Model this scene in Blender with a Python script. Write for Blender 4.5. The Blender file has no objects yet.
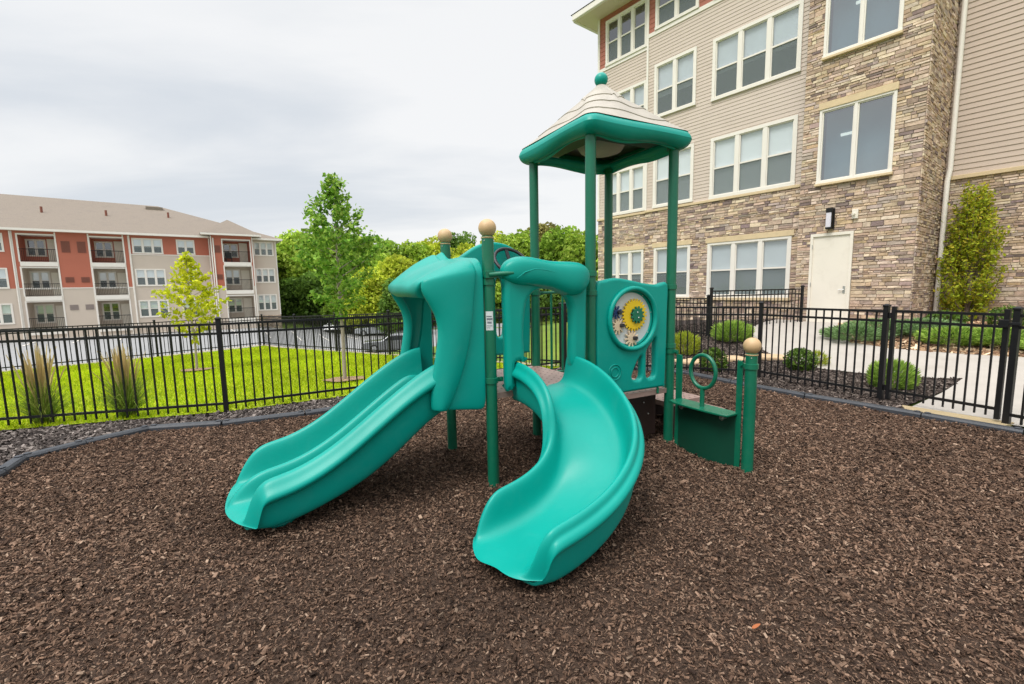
import bpy, bmesh, math, random
import numpy as np
from mathutils import Matrix, Vector
R = math.radians
rng = np.random.default_rng(7)
random.seed(7)
sc = bpy.context.scene
C = sc.collection

# ------------------------------------------------------------------ helpers
def lin(r, g, b):
    f = lambda c: (c/255/12.92) if c/255 <= .04045 else ((c/255+.055)/1.055)**2.4
    return (f(r), f(g), f(b), 1)

def nodes_of(name):
    m = bpy.data.materials.new(name); m.use_nodes = True
    nt = m.node_tree
    return m, nt, nt.nodes['Principled BSDF']

def sset(b, **k):
    for n, v in k.items():
        b.inputs[n.replace('_', ' ')].default_value = v

def mat(name, col, rough=.6, metal=0., var=.12, scale=8., bump=0., bscale=60., spec=.5, coat=0., detail=4):
    """plain material whose colour and roughness drift a little over the surface"""
    m, nt, b = nodes_of(name)
    tc = nt.nodes.new('ShaderNodeTexCoord')
    n = nt.nodes.new('ShaderNodeTexNoise'); n.inputs['Scale'].default_value = scale; n.inputs['Detail'].default_value = detail
    nt.links.new(tc.outputs['Object'], n.inputs['Vector'])
    mx = nt.nodes.new('ShaderNodeMix'); mx.data_type = 'RGBA'
    mx.inputs[6].default_value = tuple(c*(1-var) for c in col[:3])+(1,)
    mx.inputs[7].default_value = tuple(min(1, c*(1+var)) for c in col[:3])+(1,)
    nt.links.new(n.outputs['Fac'], mx.inputs[0]); nt.links.new(mx.outputs[2], b.inputs['Base Color'])
    mr = nt.nodes.new('ShaderNodeMapRange'); mr.inputs[3].default_value = max(0, rough-.07); mr.inputs[4].default_value = min(1, rough+.09)
    n2 = nt.nodes.new('ShaderNodeTexNoise'); n2.inputs['Scale'].default_value = scale*2.3; n2.inputs['Detail'].default_value = 5
    nt.links.new(tc.outputs['Object'], n2.inputs['Vector']); nt.links.new(n2.outputs['Fac'], mr.inputs[0]); nt.links.new(mr.outputs[0], b.inputs['Roughness'])
    sset(b, Metallic=metal, Specular_IOR_Level=spec, Coat_Weight=coat)
    if bump:
        bp = nt.nodes.new('ShaderNodeBump'); bp.inputs['Strength'].default_value = bump; bp.inputs['Distance'].default_value = .01
        n3 = nt.nodes.new('ShaderNodeTexNoise'); n3.inputs['Scale'].default_value = bscale; n3.inputs['Detail'].default_value = 6
        nt.links.new(tc.outputs['Object'], n3.inputs['Vector']); nt.links.new(n3.outputs['Fac'], bp.inputs['Height']); nt.links.new(bp.outputs[0], b.inputs['Normal'])
    return m

def vmat(name, rough=.8, bump=.0, bscale=40., trans=0., spec=.3, grime=0.):
    """material that takes its colour from the colour attribute of each stone, chip or leaf"""
    m, nt, b = nodes_of(name)
    at = nt.nodes.new('ShaderNodeVertexColor'); at.layer_name = 'Col'
    col = at.outputs['Color']
    tc = nt.nodes.new('ShaderNodeTexCoord')
    if grime:
        n = nt.nodes.new('ShaderNodeTexNoise'); n.inputs['Scale'].default_value = 14; n.inputs['Detail'].default_value = 6
        nt.links.new(tc.outputs['Object'], n.inputs['Vector'])
        mr = nt.nodes.new('ShaderNodeMapRange'); mr.inputs[1].default_value = .3; mr.inputs[2].default_value = .7; mr.inputs[3].default_value = 1-grime; mr.inputs[4].default_value = 1+grime
        nt.links.new(n.outputs['Fac'], mr.inputs[0])
        mm = nt.nodes.new('ShaderNodeMix'); mm.data_type = 'RGBA'; mm.blend_type = 'MULTIPLY'; mm.inputs[0].default_value = 1
        cc = nt.nodes.new('ShaderNodeCombineColor')
        for i in range(3): nt.links.new(mr.outputs[0], cc.inputs[i])
        nt.links.new(col, mm.inputs[6]); nt.links.new(cc.outputs[0], mm.inputs[7]); col = mm.outputs[2]
    nt.links.new(col, b.inputs['Base Color'])
    sset(b, Roughness=rough, Specular_IOR_Level=spec)
    if bump:
        bp = nt.nodes.new('ShaderNodeBump'); bp.inputs['Strength'].default_value = bump; bp.inputs['Distance'].default_value = .02
        n3 = nt.nodes.new('ShaderNodeTexNoise'); n3.inputs['Scale'].default_value = bscale; n3.inputs['Detail'].default_value = 8
        nt.links.new(tc.outputs['Object'], n3.inputs['Vector']); nt.links.new(n3.outputs['Fac'], bp.inputs['Height']); nt.links.new(bp.outputs[0], b.inputs['Normal'])
    if trans:
        tr = nt.nodes.new('ShaderNodeBsdfTranslucent'); ms = nt.nodes.new('ShaderNodeMixShader'); ms.inputs[0].default_value = trans
        nt.links.new(col, tr.inputs['Color'])
        out = nt.nodes['Material Output']
        nt.links.new(b.outputs[0], ms.inputs[1]); nt.links.new(tr.outputs[0], ms.inputs[2]); nt.links.new(ms.outputs[0], out.inputs[0])
    return m

def glassmat(name, tint=(.75, .82, .82), refl=.22):
    m = bpy.data.materials.new(name); m.use_nodes = True; nt = m.node_tree; nt.nodes.clear()
    out = nt.nodes.new('ShaderNodeOutputMaterial'); tr = nt.nodes.new('ShaderNodeBsdfTransparent'); gl = nt.nodes.new('ShaderNodeBsdfGlossy')
    tr.inputs[0].default_value = tint+(1,); gl.inputs['Roughness'].default_value = .02
    lw = nt.nodes.new('ShaderNodeLayerWeight'); lw.inputs[0].default_value = .5; pw = nt.nodes.new('ShaderNodeMath'); pw.operation = 'POWER'; pw.inputs[1].default_value = 4.; nt.links.new(lw.outputs['Facing'], pw.inputs[0])
    p2 = nt.nodes.new('ShaderNodeMath'); p2.operation = 'MULTIPLY'; p2.inputs[1].default_value = .7; nt.links.new(pw.outputs[0], p2.inputs[0])
    ad = nt.nodes.new('ShaderNodeMath'); ad.operation = 'ADD'; ad.inputs[1].default_value = refl; ad.use_clamp = True
    ms = nt.nodes.new('ShaderNodeMixShader')
    tc = nt.nodes.new('ShaderNodeTexCoord'); n = nt.nodes.new('ShaderNodeTexNoise'); n.inputs['Scale'].default_value = 1.3
    bp = nt.nodes.new('ShaderNodeBump'); bp.inputs['Strength'].default_value = .03; bp.inputs['Distance'].default_value = .05
    L = nt.links.new
    L(tc.outputs['Object'], n.inputs['Vector']); L(n.outputs['Fac'], bp.inputs['Height']); L(bp.outputs[0], gl.inputs['Normal'])
    L(p2.outputs[0], ad.inputs[0]); L(ad.outputs[0], ms.inputs[0]); L(tr.outputs[0], ms.inputs[1]); L(gl.outputs[0], ms.inputs[2]); L(ms.outputs[0], out.inputs[0])
    return m

class MB:
    """collects shapes and links them as ONE mesh object"""
    def __init__(s): s.v = []; s.f = []; s.c = []; s.n = 0
    def add(s, v, f, col=None):
        v = np.asarray(v, float).reshape(-1, 3)
        s.f += [tuple(i+s.n for i in q) for q in f]; s.v.append(v); s.n += len(v)
        s.c += [col]*len(f)
        return s
    def box(s, x0, x1, y0, y1, z0, z1, col=None):
        v = [(x, y, z) for z in (z0, z1) for y in (y0, y1) for x in (x0, x1)]
        return s.add(v, [(0, 2, 3, 1), (4, 5, 7, 6), (0, 1, 5, 4), (2, 6, 7, 3), (0, 4, 6, 2), (1, 3, 7, 5)], col)
    def bar(s, p, q, w, h=None, col=None):
        """square bar from p to q"""
        p, q = np.array(p, float), np.array(q, float); h = h or w
        d = (q-p)/np.linalg.norm(q-p)
        up = np.array([0, 0, 1.]) if abs(d[2]) < .9 else np.array([1., 0, 0])
        a = np.cross(d, up); a /= np.linalg.norm(a); b = np.cross(a, d)
        v = [e+a*i*w/2+b*j*h/2 for e in (p, q) for i, j in ((-1, -1), (1, -1), (1, 1), (-1, 1))]
        return s.add(v, [(0, 3, 2, 1), (4, 5, 6, 7), (0, 1, 5, 4), (1, 2, 6, 5), (2, 3, 7, 6), (3, 0, 4, 7)], col)
    def tube(s, pts, r, n=12, col=None, cap=True, closed=False):
        pts = np.array(pts, float); k = len(pts); r = np.broadcast_to(np.array(r, float), (k,))
        v = []; prev = None
        for i in range(k):
            d = (pts[(i+1) % k]-pts[i-1]) if closed else pts[min(i+1, k-1)]-pts[max(i-1, 0)]
            d = d/np.linalg.norm(d)
            if prev is None:
                up = np.array([0, 0, 1.]) if abs(d[2]) < .9 else np.array([1., 0, 0]); a = np.cross(d, up)
            else: a = prev-d*(prev@d)
            a /= np.linalg.norm(a); prev = a; b = np.cross(d, a)
            t = np.linspace(0, 2*np.pi, n, endpoint=False)
            v.append(pts[i]+r[i]*(np.cos(t)[:, None]*a+np.sin(t)[:, None]*b))
        f = []
        for i in range(k if closed else k-1):
            o, o2 = i*n, ((i+1) % k)*n
            f += [(o+j, o+(j+1) % n, o2+(j+1) % n, o2+j) for j in range(n)]
        if cap and not closed: f += [tuple(range(n))[::-1], tuple((k-1)*n+j for j in range(n))]
        return s.add(np.vstack(v), f, col)
    def lathe(s, prof, o=(0, 0, 0), n=24, col=None):
        """prof: (radius, z) pairs turned about the vertical axis through o"""
        t = np.linspace(0, 2*np.pi, n, endpoint=False)
        v = np.vstack([np.stack([o[0]+r*np.cos(t), o[1]+r*np.sin(t), np.full(n, o[2]+z)], 1) for r, z in prof])
        f = [(i*n+j, i*n+(j+1) % n, (i+1)*n+(j+1) % n, (i+1)*n+j) for i in range(len(prof)-1) for j in range(n)]
        f += [tuple(range(n))[::-1], tuple((len(prof)-1)*n+j for j in range(n))]
        return s.add(v, f, col)
    def ball(s, o, r, n=20, col=None, sq=1.):
        t = np.linspace(-np.pi/2*.97, np.pi/2*.97, n//2+1)
        return s.lathe([(r*math.cos(a), r*sq*math.sin(a)) for a in t], o, n, col)
    def loft(s, rows, close_u=False, cap=False):
        """rows: list of point rows joined by quads"""
        k, n = len(rows), len(rows[0])
        f = []
        for i in range(k-1):
            for j in range(n if close_u else n-1):
                f.append((i*n+j, i*n+(j+1) % n, (i+1)*n+(j+1) % n, (i+1)*n+j))
        if cap: f += [tuple(range(n))[::-1], tuple((k-1)*n+j for j in range(n))]
        return s.add(np.array(rows).reshape(-1, 3), f)
    def mesh(s, name, smooth=None):
        me = bpy.data.meshes.new(name)
        me.from_pydata(np.vstack(s.v).tolist(), [], s.f)
        if any(c is not None for c in s.c):
            at = me.color_attributes.new('Col', 'FLOAT_COLOR', 'CORNER')
            ln = [len(q) for q in s.f]
            arr = np.repeat(np.array([(c if c is not None else (.5, .5, .5))[:3] for c in s.c], float), ln, axis=0)
            at.data.foreach_set('color', np.hstack([arr, np.ones((len(arr), 1))]).ravel())
        if smooth is not None:
            me.polygons.foreach_set('use_smooth', [True]*len(me.polygons)); me.set_sharp_from_angle(angle=R(smooth))
        me.update()
        return me
    def build(s, name, m, parent=None, smooth=None, sub=0, bev=0):
        return link(name, s.mesh(name, smooth), m, parent, sub, bev)

def link(name, me, m, parent=None, sub=0, bev=0):
    o = bpy.data.objects.new(name, me); C.objects.link(o); o.parent = parent
    if m: me.materials.clear(); me.materials.append(m)
    if bev:
        d = o.modifiers.new('bevel', 'BEVEL'); d.width = bev; d.segments = 2; d.limit_method = 'ANGLE'
    if sub:
        d = o.modifiers.new('sub', 'SUBSURF'); d.levels = sub; d.render_levels = sub
        me.polygons.foreach_set('use_smooth', [True]*len(me.polygons))
    return o

def bigmesh(name, verts, nper, cols, m, parent=None):
    """many separate small polygons (leaves, chips): verts (N*nper,3), one colour per polygon"""
    n = len(verts)//nper
    me = bpy.data.meshes.new(name)
    me.vertices.add(len(verts)); me.vertices.foreach_set('co', np.asarray(verts, np.float32).ravel())
    me.loops.add(len(verts)); me.loops.foreach_set('vertex_index', np.arange(len(verts), dtype=np.int32))
    me.polygons.add(n); me.polygons.foreach_set('loop_start', np.arange(0, len(verts), nper, dtype=np.int32))
    me.update(calc_edges=True)
    at = me.color_attributes.new('Col', 'FLOAT_COLOR', 'CORNER')
    c = np.ones((len(verts), 4), np.float32); c[:, :3] = np.repeat(cols, nper, axis=0)
    at.data.foreach_set('color', c.ravel())
    return link(name, me, m, parent)

def thing(name, label, cat, loc=(0, 0, 0), rz=0, group=None):
    o = bpy.data.objects.new(name, None); C.objects.link(o); o.empty_display_size = .2
    o.location = loc; o.rotation_euler = (0, 0, rz)
    return tag(o, label, cat, group)
def tag(o, label, cat, group=None):
    o['label'] = label; o['category'] = cat
    if group: o['group'] = group
    return o
def struct(o, kind='structure'):
    o['kind'] = kind
    return o

def flat(outer, holes=(), depth=.05, bev=.01, res=3):
    """plate with rounded rims cut to an outline (local XY, thickness along Z) as a mesh"""
    cu = bpy.data.curves.new('outline', 'CURVE'); cu.dimensions = '2D'; cu.fill_mode = 'BOTH'
    for pts in [outer]+list(holes):
        sp = cu.splines.new('POLY'); sp.points.add(len(pts)-1); sp.use_cyclic_u = True
        for p, q in zip(sp.points, pts): p.co = (q[0], q[1], 0, 1)
    cu.extrude = max(.0005, depth/2-bev); cu.bevel_depth = bev; cu.bevel_resolution = res; cu.offset = -bev
    o = bpy.data.objects.new('outline', cu); C.objects.link(o)
    dg = bpy.context.evaluated_depsgraph_get()
    me = bpy.data.meshes.new_from_object(o.evaluated_get(dg))
    bpy.data.objects.remove(o); bpy.data.curves.remove(cu)
    me.polygons.foreach_set('use_smooth', [True]*len(me.polygons)); me.set_sharp_from_angle(angle=R(40))
    return me
UPRIGHT = Matrix.Rotation(R(90), 4, 'X')                      # plate XY -> (x, z), thickness along y
def smooth_loop(pts, n=6):
    """closed Catmull-Rom through the points"""
    p = np.array(pts, float); k = len(p); out = []
    for i in range(k):
        a, b, c, d = p[i-1], p[i], p[(i+1) % k], p[(i+2) % k]
        for t in np.linspace(0, 1, n, endpoint=False):
            out.append(.5*((2*b)+(-a+c)*t+(2*a-5*b+4*c-d)*t*t+(-a+3*b-3*c+d)*t**3))
    return out
def spline(xs, ys, x):
    """monotone-ish cubic through a few points"""
    xs = np.array(xs, float); ys = np.array(ys, float); m = np.gradient(ys, xs)
    x = np.clip(x, xs[0], xs[-1]); i = np.clip(np.searchsorted(xs, x)-1, 0, len(xs)-2)
    h = xs[i+1]-xs[i]; t = (x-xs[i])/h
    return (2*t**3-3*t**2+1)*ys[i]+(t**3-2*t**2+t)*h*m[i]+(-2*t**3+3*t**2)*ys[i+1]+(t**3-t**2)*h*m[i+1]
def circ(cx, cy, r, n=48, ry=None):
    return [(cx+r*math.cos(t), cy+(ry or r)*math.sin(t)) for t in np.linspace(0, 2*math.pi, n, endpoint=False)]
def sstep(x): x = np.clip(x, 0, 1); return x*x*(3-2*x)

# ------------------------------------------------------------------ materials
M = dict(
    plastic=mat('moulded_teal_plastic', (.0001, .275, .226), .37, var=.14, scale=2.2, bump=.06, bscale=220, spec=.27),
    metalgreen=mat('green_powder_coat', (.002, .128, .070), .34, var=.12, scale=3, bump=.03, bscale=180),
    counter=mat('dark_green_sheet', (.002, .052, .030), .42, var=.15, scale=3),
    tan=mat('tan_plastic', (.50, .335, .175), .5, var=.14, scale=20, bump=.1, bscale=120),
    rooftan=mat('weathered_tan_roof', (.36, .325, .275), .6, var=.22, scale=5, bump=.12, bscale=90),
    deck=mat('brown_vinyl_deck', (.32, .215, .185), .36, var=.2, scale=30, bump=.15, bscale=200),
    deckdark=mat('dark_brown_riser', (.030, .014, .012), .5, var=.2, scale=6),
    black=mat('black_powder_coat', (.006, .006, .007), .45, var=.3, scale=20, spec=.35),
    blackplastic=mat('black_plastic', (.02, .021, .024), .5, var=.2, scale=12, bump=.1),
    timber=mat('black_recycled_timber', (.040, .044, .052), .55, var=.35, scale=9, bump=.3, bscale=70),
    steel=mat('galvanised_bolt', (.55, .55, .53), .35, metal=.9, var=.1),
    yellow=mat('yellow_plastic', (.75, .50, .01), .42),
    navy=mat('navy_plastic', (.02, .05, .16), .42),
    paletan=mat('pale_tan_plastic', (.70, .54, .37), .5), gearplate=mat('frosted_grey_plate', (.60, .62, .62), .5, var=.08),
    sticker=mat('white_sticker', (.62, .64, .66), .5, var=.06), ink=mat('grey_print', (.16, .17, .20), .6),
    siding=mat('beige_vinyl_siding', (.54, .455, .39), .6, var=.06, scale=1.2),
    sidingdark=mat('taupe_vinyl_siding', (.50, .405, .335), .6, var=.06, scale=1.2),
    red=mat('red_fibre_cement', (.36, .125, .085), .65, var=.08, scale=1.5),
    trim=mat('white_trim', (.74, .70, .64), .5, var=.05, scale=3),
    cream=mat('cream_cast_stone', (.60, .47, .29), .75, var=.16, scale=9, bump=.2),
    doorpaint=mat('cream_door_paint', (.74, .69, .60), .45, var=.05, scale=2),
    mortar=mat('stone_mortar', (.33, .285, .235), .95, var=.25, scale=20, bump=.4),
    core=mat('dim_interior', (.05, .055, .06), .9, var=.2, scale=.7),
    blind2=mat('grey_green_blind', (.54, .59, .61), .7, var=.12, scale=1.5), blind=mat('pale_window_blind', (.76, .80, .80), .7, var=.06, scale=2),
    blindshade=mat('grey_blue_shade', (.24, .34, .38), .8, var=.3, scale=.7),
    glass=glassmat('window_glass', (.93, .96, .97), .24), glassblue=glassmat('lobby_glass', (.66, .78, .82), .36),
    soffit=mat('cream_soffit', (.62, .55, .42), .6, var=.05),
    shingle=mat('brown_asphalt_shingle', (.20, .165, .132), .9, var=.3, scale=14, bump=.4, bscale=40, detail=8),
    lbeige=mat('beige_clapboard', (.53, .45, .375), .65, var=.06, scale=1),
    lred=mat('rust_red_clapboard', (.42, .125, .075), .65, var=.08, scale=1),
    balcback=mat('maroon_balcony_wall', (.23, .085, .065), .7, var=.1),
    vent=mat('rust_louvre', (.20, .065, .042), .6), ventgrey=mat('taupe_louvre', (.27, .22, .20), .6),
    concrete=mat('pale_concrete', (.40, .365, .325), .85, var=.13, scale=3, bump=.25, bscale=80, detail=8),
    sill=mat('sandy_concrete_threshold', (.36, .28, .16), .9, var=.16, scale=7, bump=.3),
    asphalt=mat('pale_worn_asphalt', (.25, .25, .25), .85, var=.12, scale=.6, bump=.2, detail=8),
    sandstone=mat('sandstone_slab', (.50, .36, .22), .9, var=.25, scale=6, bump=.4, bscale=30),
    bark=mat('grey_brown_bark', (.17, .13, .10), .9, var=.35, scale=18, bump=.5, bscale=50),
    palebark=mat('pale_young_bark', (.33, .28, .23), .85, var=.25, scale=18, bump=.4, bscale=50),
    leaf=vmat('leaf', .6, trans=.45, spec=.2), needle=vmat('shrub_leaf', .6, trans=.25, spec=.3),
    grassblade=vmat('grass_blade', .7, trans=.45, spec=.12),
    stone=vmat('ledge_stone', .9, bump=.6, bscale=22, grime=.16, spec=.15),
    chip=vmat('bark_chip', .9, bump=.3, bscale=120, grime=.18, spec=.12),
    lamp=None,
    tyre=mat('tyre_rubber', (.015, .015, .016), .8), rim=mat('alloy_rim', (.5, .5, .52), .3, metal=.8),
    carglass=mat('dark_car_glass', (.02, .025, .03), .08, var=.05),
    silver=mat('silver_car_paint', (.45, .47, .50), .28, metal=.5, coat=.6, var=.03),
    darkcar=mat('charcoal_car_paint', (.17, .175, .185), .28, metal=.4, coat=.6, var=.03),
    whitecar=mat('white_car_paint', (.75, .76, .77), .3, coat=.6, var=.03),
    taillight=mat('red_tail_lamp', (.4, .01, .01), .2), headlight=mat('clear_head_lamp', (.7, .72, .75), .15),
    orangeleaf=mat('orange_fallen_leaf', (.30, .085, .02), .7),
)
def emis(name, col, s):
    m, nt, b = nodes_of(name); sset(b, Emission_Color=col, Emission_Strength=s, Base_Color=col); return m
def tint_patches(m, tint, amount, scale):
    """pale scuffs and dust in drifting patches; on plastic also highlights painted into the colour"""
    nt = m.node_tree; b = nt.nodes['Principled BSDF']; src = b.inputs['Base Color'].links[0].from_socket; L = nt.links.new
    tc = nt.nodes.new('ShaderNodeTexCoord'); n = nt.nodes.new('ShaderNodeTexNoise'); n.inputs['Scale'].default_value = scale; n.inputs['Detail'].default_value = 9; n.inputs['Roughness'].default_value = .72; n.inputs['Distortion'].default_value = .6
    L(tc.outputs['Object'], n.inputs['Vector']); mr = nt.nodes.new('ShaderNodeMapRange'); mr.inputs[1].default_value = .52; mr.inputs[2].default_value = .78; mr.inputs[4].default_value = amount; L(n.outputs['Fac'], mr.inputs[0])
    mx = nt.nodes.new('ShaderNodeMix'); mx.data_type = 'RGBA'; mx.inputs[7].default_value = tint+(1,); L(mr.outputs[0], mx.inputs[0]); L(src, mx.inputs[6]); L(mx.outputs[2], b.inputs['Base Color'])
tint_patches(M['plastic'], (.10, .36, .31), .11, 5.5); tint_patches(M['metalgreen'], (.10, .22, .16), .18, 9); tint_patches(M['rooftan'], (.20, .17, .14), .5, 4); tint_patches(M['doorpaint'], (.5, .44, .36), .35, 3); tint_patches(M['siding'], (.42, .35, .29), .35, 1.1); tint_patches(M['sidingdark'], (.36, .29, .24), .35, 1.1); tint_patches(M['shingle'], (.13, .11, .10), .5, 1.2); tint_patches(M['concrete'], (.27, .24, .20), .5, 1.5)
M['lamp'] = emis('interior_light', (1, .95, .85, 1), .9)

# ground-like materials with several noise scales
def groundmat(name, cols, scales, bump=.5, bscale=90, rough=.95):
    m, nt, b = nodes_of(name); L = nt.links.new
    tc = nt.nodes.new('ShaderNodeTexCoord'); prev = None
    for i, (c, s) in enumerate(zip(cols[1:], scales)):
        n = nt.nodes.new('ShaderNodeTexNoise'); n.inputs['Scale'].default_value = s; n.inputs['Detail'].default_value = 7; n.inputs['Roughness'].default_value = .65
        L(tc.outputs['Object'], n.inputs['Vector'])
        mr = nt.nodes.new('ShaderNodeMapRange'); mr.inputs[1].default_value = .38; mr.inputs[2].default_value = .62
        L(n.outputs['Fac'], mr.inputs[0])
        mx = nt.nodes.new('ShaderNodeMix'); mx.data_type = 'RGBA'; L(mr.outputs[0], mx.inputs[0])
        if prev is None: mx.inputs[6].default_value = cols[0]+(1,)
        else: L(prev, mx.inputs[6])
        mx.inputs[7].default_value = c+(1,); prev = mx.outputs[2]
        if i % 2 == 1:
            mr.inputs[4].default_value = .6
    L(prev, b.inputs['Base Color']); sset(b, Roughness=rough, Specular_IOR_Level=.2)
    bp = nt.nodes.new('ShaderNodeBump'); bp.inputs['Strength'].default_value = bump; bp.inputs['Distance'].default_value = .03
    n3 = nt.nodes.new('ShaderNodeTexNoise'); n3.inputs['Scale'].default_value = bscale; n3.inputs['Detail'].default_value = 6
    L(tc.outputs['Object'], n3.inputs['Vector']); L(n3.outputs['Fac'], bp.inputs['Height']); L(bp.outputs[0], b.inputs['Normal'])
    return m
M['mulch'] = groundmat('playground_mulch', [(.070, .042, .029), (.018, .012, .009), (.125, .080, .056)], [120, 75], 1.0, 90)
M['bedmulch'] = groundmat('bed_mulch', [(.060, .047, .042), (.022, .017, .016), (.12, .098, .088)], [45, 30], 1.0, 70)
M['lawn'] = groundmat('lawn_soil', [(.30, .38, .010), (.20, .30, .008), (.38, .42, .02)], [2.5, .6], .6, 60)
M['field'] = groundmat('rough_grass', [(.12, .20, .02), (.08, .13, .02), (.20, .25, .04)], [1.2, .25], .6, 12)

# ------------------------------------------------------------------ terrain
p0 = np.array([7.662, 12.5]); TA = R(128); T2 = np.array([math.cos(TA), math.sin(TA)]); N2 = np.array([-math.sin(TA), math.cos(TA)])
FA, FB = np.array([-3.76, 5.83]), np.array([1.02, 8.69])     # near fence
FC = np.array([-9.93, 18.1])                                  # corner of the far fence
def side(p, a, b):
    d = (b-a)/np.linalg.norm(b-a)
    return -(p[..., 0]-a[0])*d[1]+(p[..., 1]-a[1])*d[0]      # positive left of a->b
def hgt(x, y):
    x = np.asarray(x, float); y = np.asarray(y, float); p = np.stack([x, y], -1)
    d = (p-p0)@N2; s = (p-p0)@T2
    e = np.maximum(0, side(p, FA, FB))
    e = np.maximum(e, 0)*(1-sstep((-x-14)/30)*.3)
    zl = -.042*np.minimum(e, 12.5)
    zr = .52*sstep((5.6-d)/4.6)*(1-sstep((s-7.5)/4))
    d1 = side(p, np.array([-13.9, 12.2]), FC)                 # beyond the far fence, left leg
    d2 = side(p, FB, FC)*-1                                   # beyond it, right leg
    d2 = side(p, FC, FB)
    out = np.maximum(d1, d2)
    drop = sstep((out-.25)/2.2)*np.maximum(sstep((d-7.4)/2.5), sstep((s-8.5)/5))
    low = -2.0-1.45*sstep((x+27)/9)+.075*np.maximum(0, y-58)*sstep((x+40)/15)
    low = np.minimum(low, 9)
    return (zl+zr)*(1-drop)+low*drop

def micro_z(x, y):
    """the loose mulch is uneven: soft ripples, scoops below the slide ends, small heaps round the posts"""
    z = .010*np.sin(2.1*x+1.3*np.sin(1.7*y))*np.sin(2.6*y+.8*np.sin(1.9*x))+.006*np.sin(5.3*x+2)*np.sin(4.7*y+x)
    for cx, cy, r, d in ((-1.93, 2.98, .42, -.030), (-.12, 2.22, .42, -.030), (-.165, 3.41, .16, .022), (-.588, 4.205, .16, .022), (1.504, 4.298, .16, .022), (1.896, 3.56, .16, .022)):
        z = z+d*np.exp(-((x-cx)**2+(y-cy)**2)/r**2)
    return z
def patch_tone(x, y):
    """mulch tone drifts in soft patches, darker below the slide ends"""
    t = 1+.10*np.sin(1.3*x+2*np.sin(.9*y))*np.sin(1.6*y+1.1)+.07*np.sin(3.7*x+1.2*y)*np.sin(2.9*y-x)
    for cx, cy, r in ((-1.98, 2.95, .45), (-.14, 2.15, .45)): t = t-.22*np.exp(-((x-cx)**2+(y-cy)**2)/r**2)
    return t
def sheet(name, poly, m, off, step=.35, jitter=0., micro=False):
    """surface cut to a polygon and laid on the terrain"""
    bm = bmesh.new()
    vs = [bm.verts.new((p[0], p[1], 0)) for p in poly]
    es = [bm.edges.new((vs[i], vs[(i+1) % len(vs)])) for i in range(len(vs))]
    bmesh.ops.triangle_fill(bm, use_beauty=True, edges=es)
    x = [p[0] for p in poly]; y = [p[1] for p in poly]
    for ax, lo, hi in ((0, min(x), max(x)), (1, min(y), max(y))):
        for v in np.arange(lo+step, hi, step):
            no = (1, 0, 0) if ax == 0 else (0, 1, 0); co = (v, 0, 0) if ax == 0 else (0, v, 0)
            bmesh.ops.bisect_plane(bm, geom=bm.verts[:]+bm.edges[:]+bm.faces[:], plane_co=co, plane_no=no)
    co = np.array([v.co[:] for v in bm.verts]); z = hgt(co[:, 0], co[:, 1])+off+(micro_z(co[:, 0], co[:, 1]) if micro else 0)
    for i, v in enumerate(bm.verts): v.co.z = z[i]+(rng.uniform(-jitter, jitter) if jitter else 0)
    bmesh.ops.recalc_face_normals(bm, faces=bm.faces[:])
    me = bpy.data.meshes.new(name); bm.to_mesh(me); bm.free()
    if sum(p.normal.z for p in me.polygons) < 0: me.flip_normals()
    me.polygons.foreach_set('use_smooth', [True]*len(me.polygons))
    return struct(link(name, me, m))

def inpoly(x, y, poly):
    r = np.zeros(len(x), bool); k = len(poly)
    for i in range(k):
        (x1, y1), (x2, y2) = poly[i], poly[(i+1) % k]
        c = ((y1 > y) != (y2 > y)) & (x < (x2-x1)*(y-y1)/((y2-y1) or 1e-9)+x1)
        r ^= c
    return r

# base ground out to the horizon
ax = np.unique(np.concatenate([np.arange(-18, 14, .4), -18-np.cumsum(np.geomspace(.6, 90, 32)), 14+np.cumsum(np.geomspace(.6, 90, 32))]))
ay = np.unique(np.concatenate([np.arange(-2, 26, .4), -2-np.cumsum(np.geomspace(.6, 60, 22)), 26+np.cumsum(np.geomspace(.6, 90, 36))]))
gx, gy = np.meshgrid(ax, ay); gz = hgt(gx, gy)-.03
nx = len(ax)
mb = MB(); mb.add(np.stack([gx, gy, gz], -1).reshape(-1, 3), [(j*nx+i, j*nx+i+1, (j+1)*nx+i+1, (j+1)*nx+i) for j in range(len(ay)-1) for i in range(nx-1)])
struct(mb.build('ground', M['field'], smooth=80))

BORDER_L = [(-3.6, 1.6), (-4.48, 3.806), (-4.664, 4.158), (-4.464, 4.585), (-4.165, 5.064), (-3.417, 5.204), (-2.616, 5.567), (-.95, 6.62), (.75, 7.85)]
BORDER_R = [(.75, 7.85), (2.15, 8.28), (2.99, 7.768), (3.39, 6.906), (3.928, 5.964), (4.597, 4.975), (5.017, 4.324), (5.75, 3.1), (6.4, 1.8)]
PLAY = BORDER_L+BORDER_R[1:]+[(6.6, -4), (-5, -4)]
FENCE_L = [(-11.6, 4.02), (-8.72, 4.66), (-6.24, 5.24), (-3.76, 5.83), (-1.37, 7.26), (1.02, 8.69), (2.52, 8.0), (4.02, 7.32), (4.735, 5.738)]
FENCE_R = [(5.2, 4.66), (5.85, 3.0), (6.6, 1.2)]
sheet('playground_mulch', PLAY, M['mulch'], .012, .12, .003, True)
BED_L = [(-9.5, 4.42), (-6.24, 5.16), (-3.78, 5.76), (-1.39, 7.2), (1.0, 8.62), (.75, 7.85), (-.95, 6.62), (-2.616, 5.567), (-3.417, 5.204), (-4.165, 5.064), (-4.464, 4.585), (-4.664, 4.158), (-4.48, 3.806), (-3.6, 1.6), (-9.5, 1.6)]
sheet('mulch_bed', BED_L, M['bedmulch'], .008, .3, .004)
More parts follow.
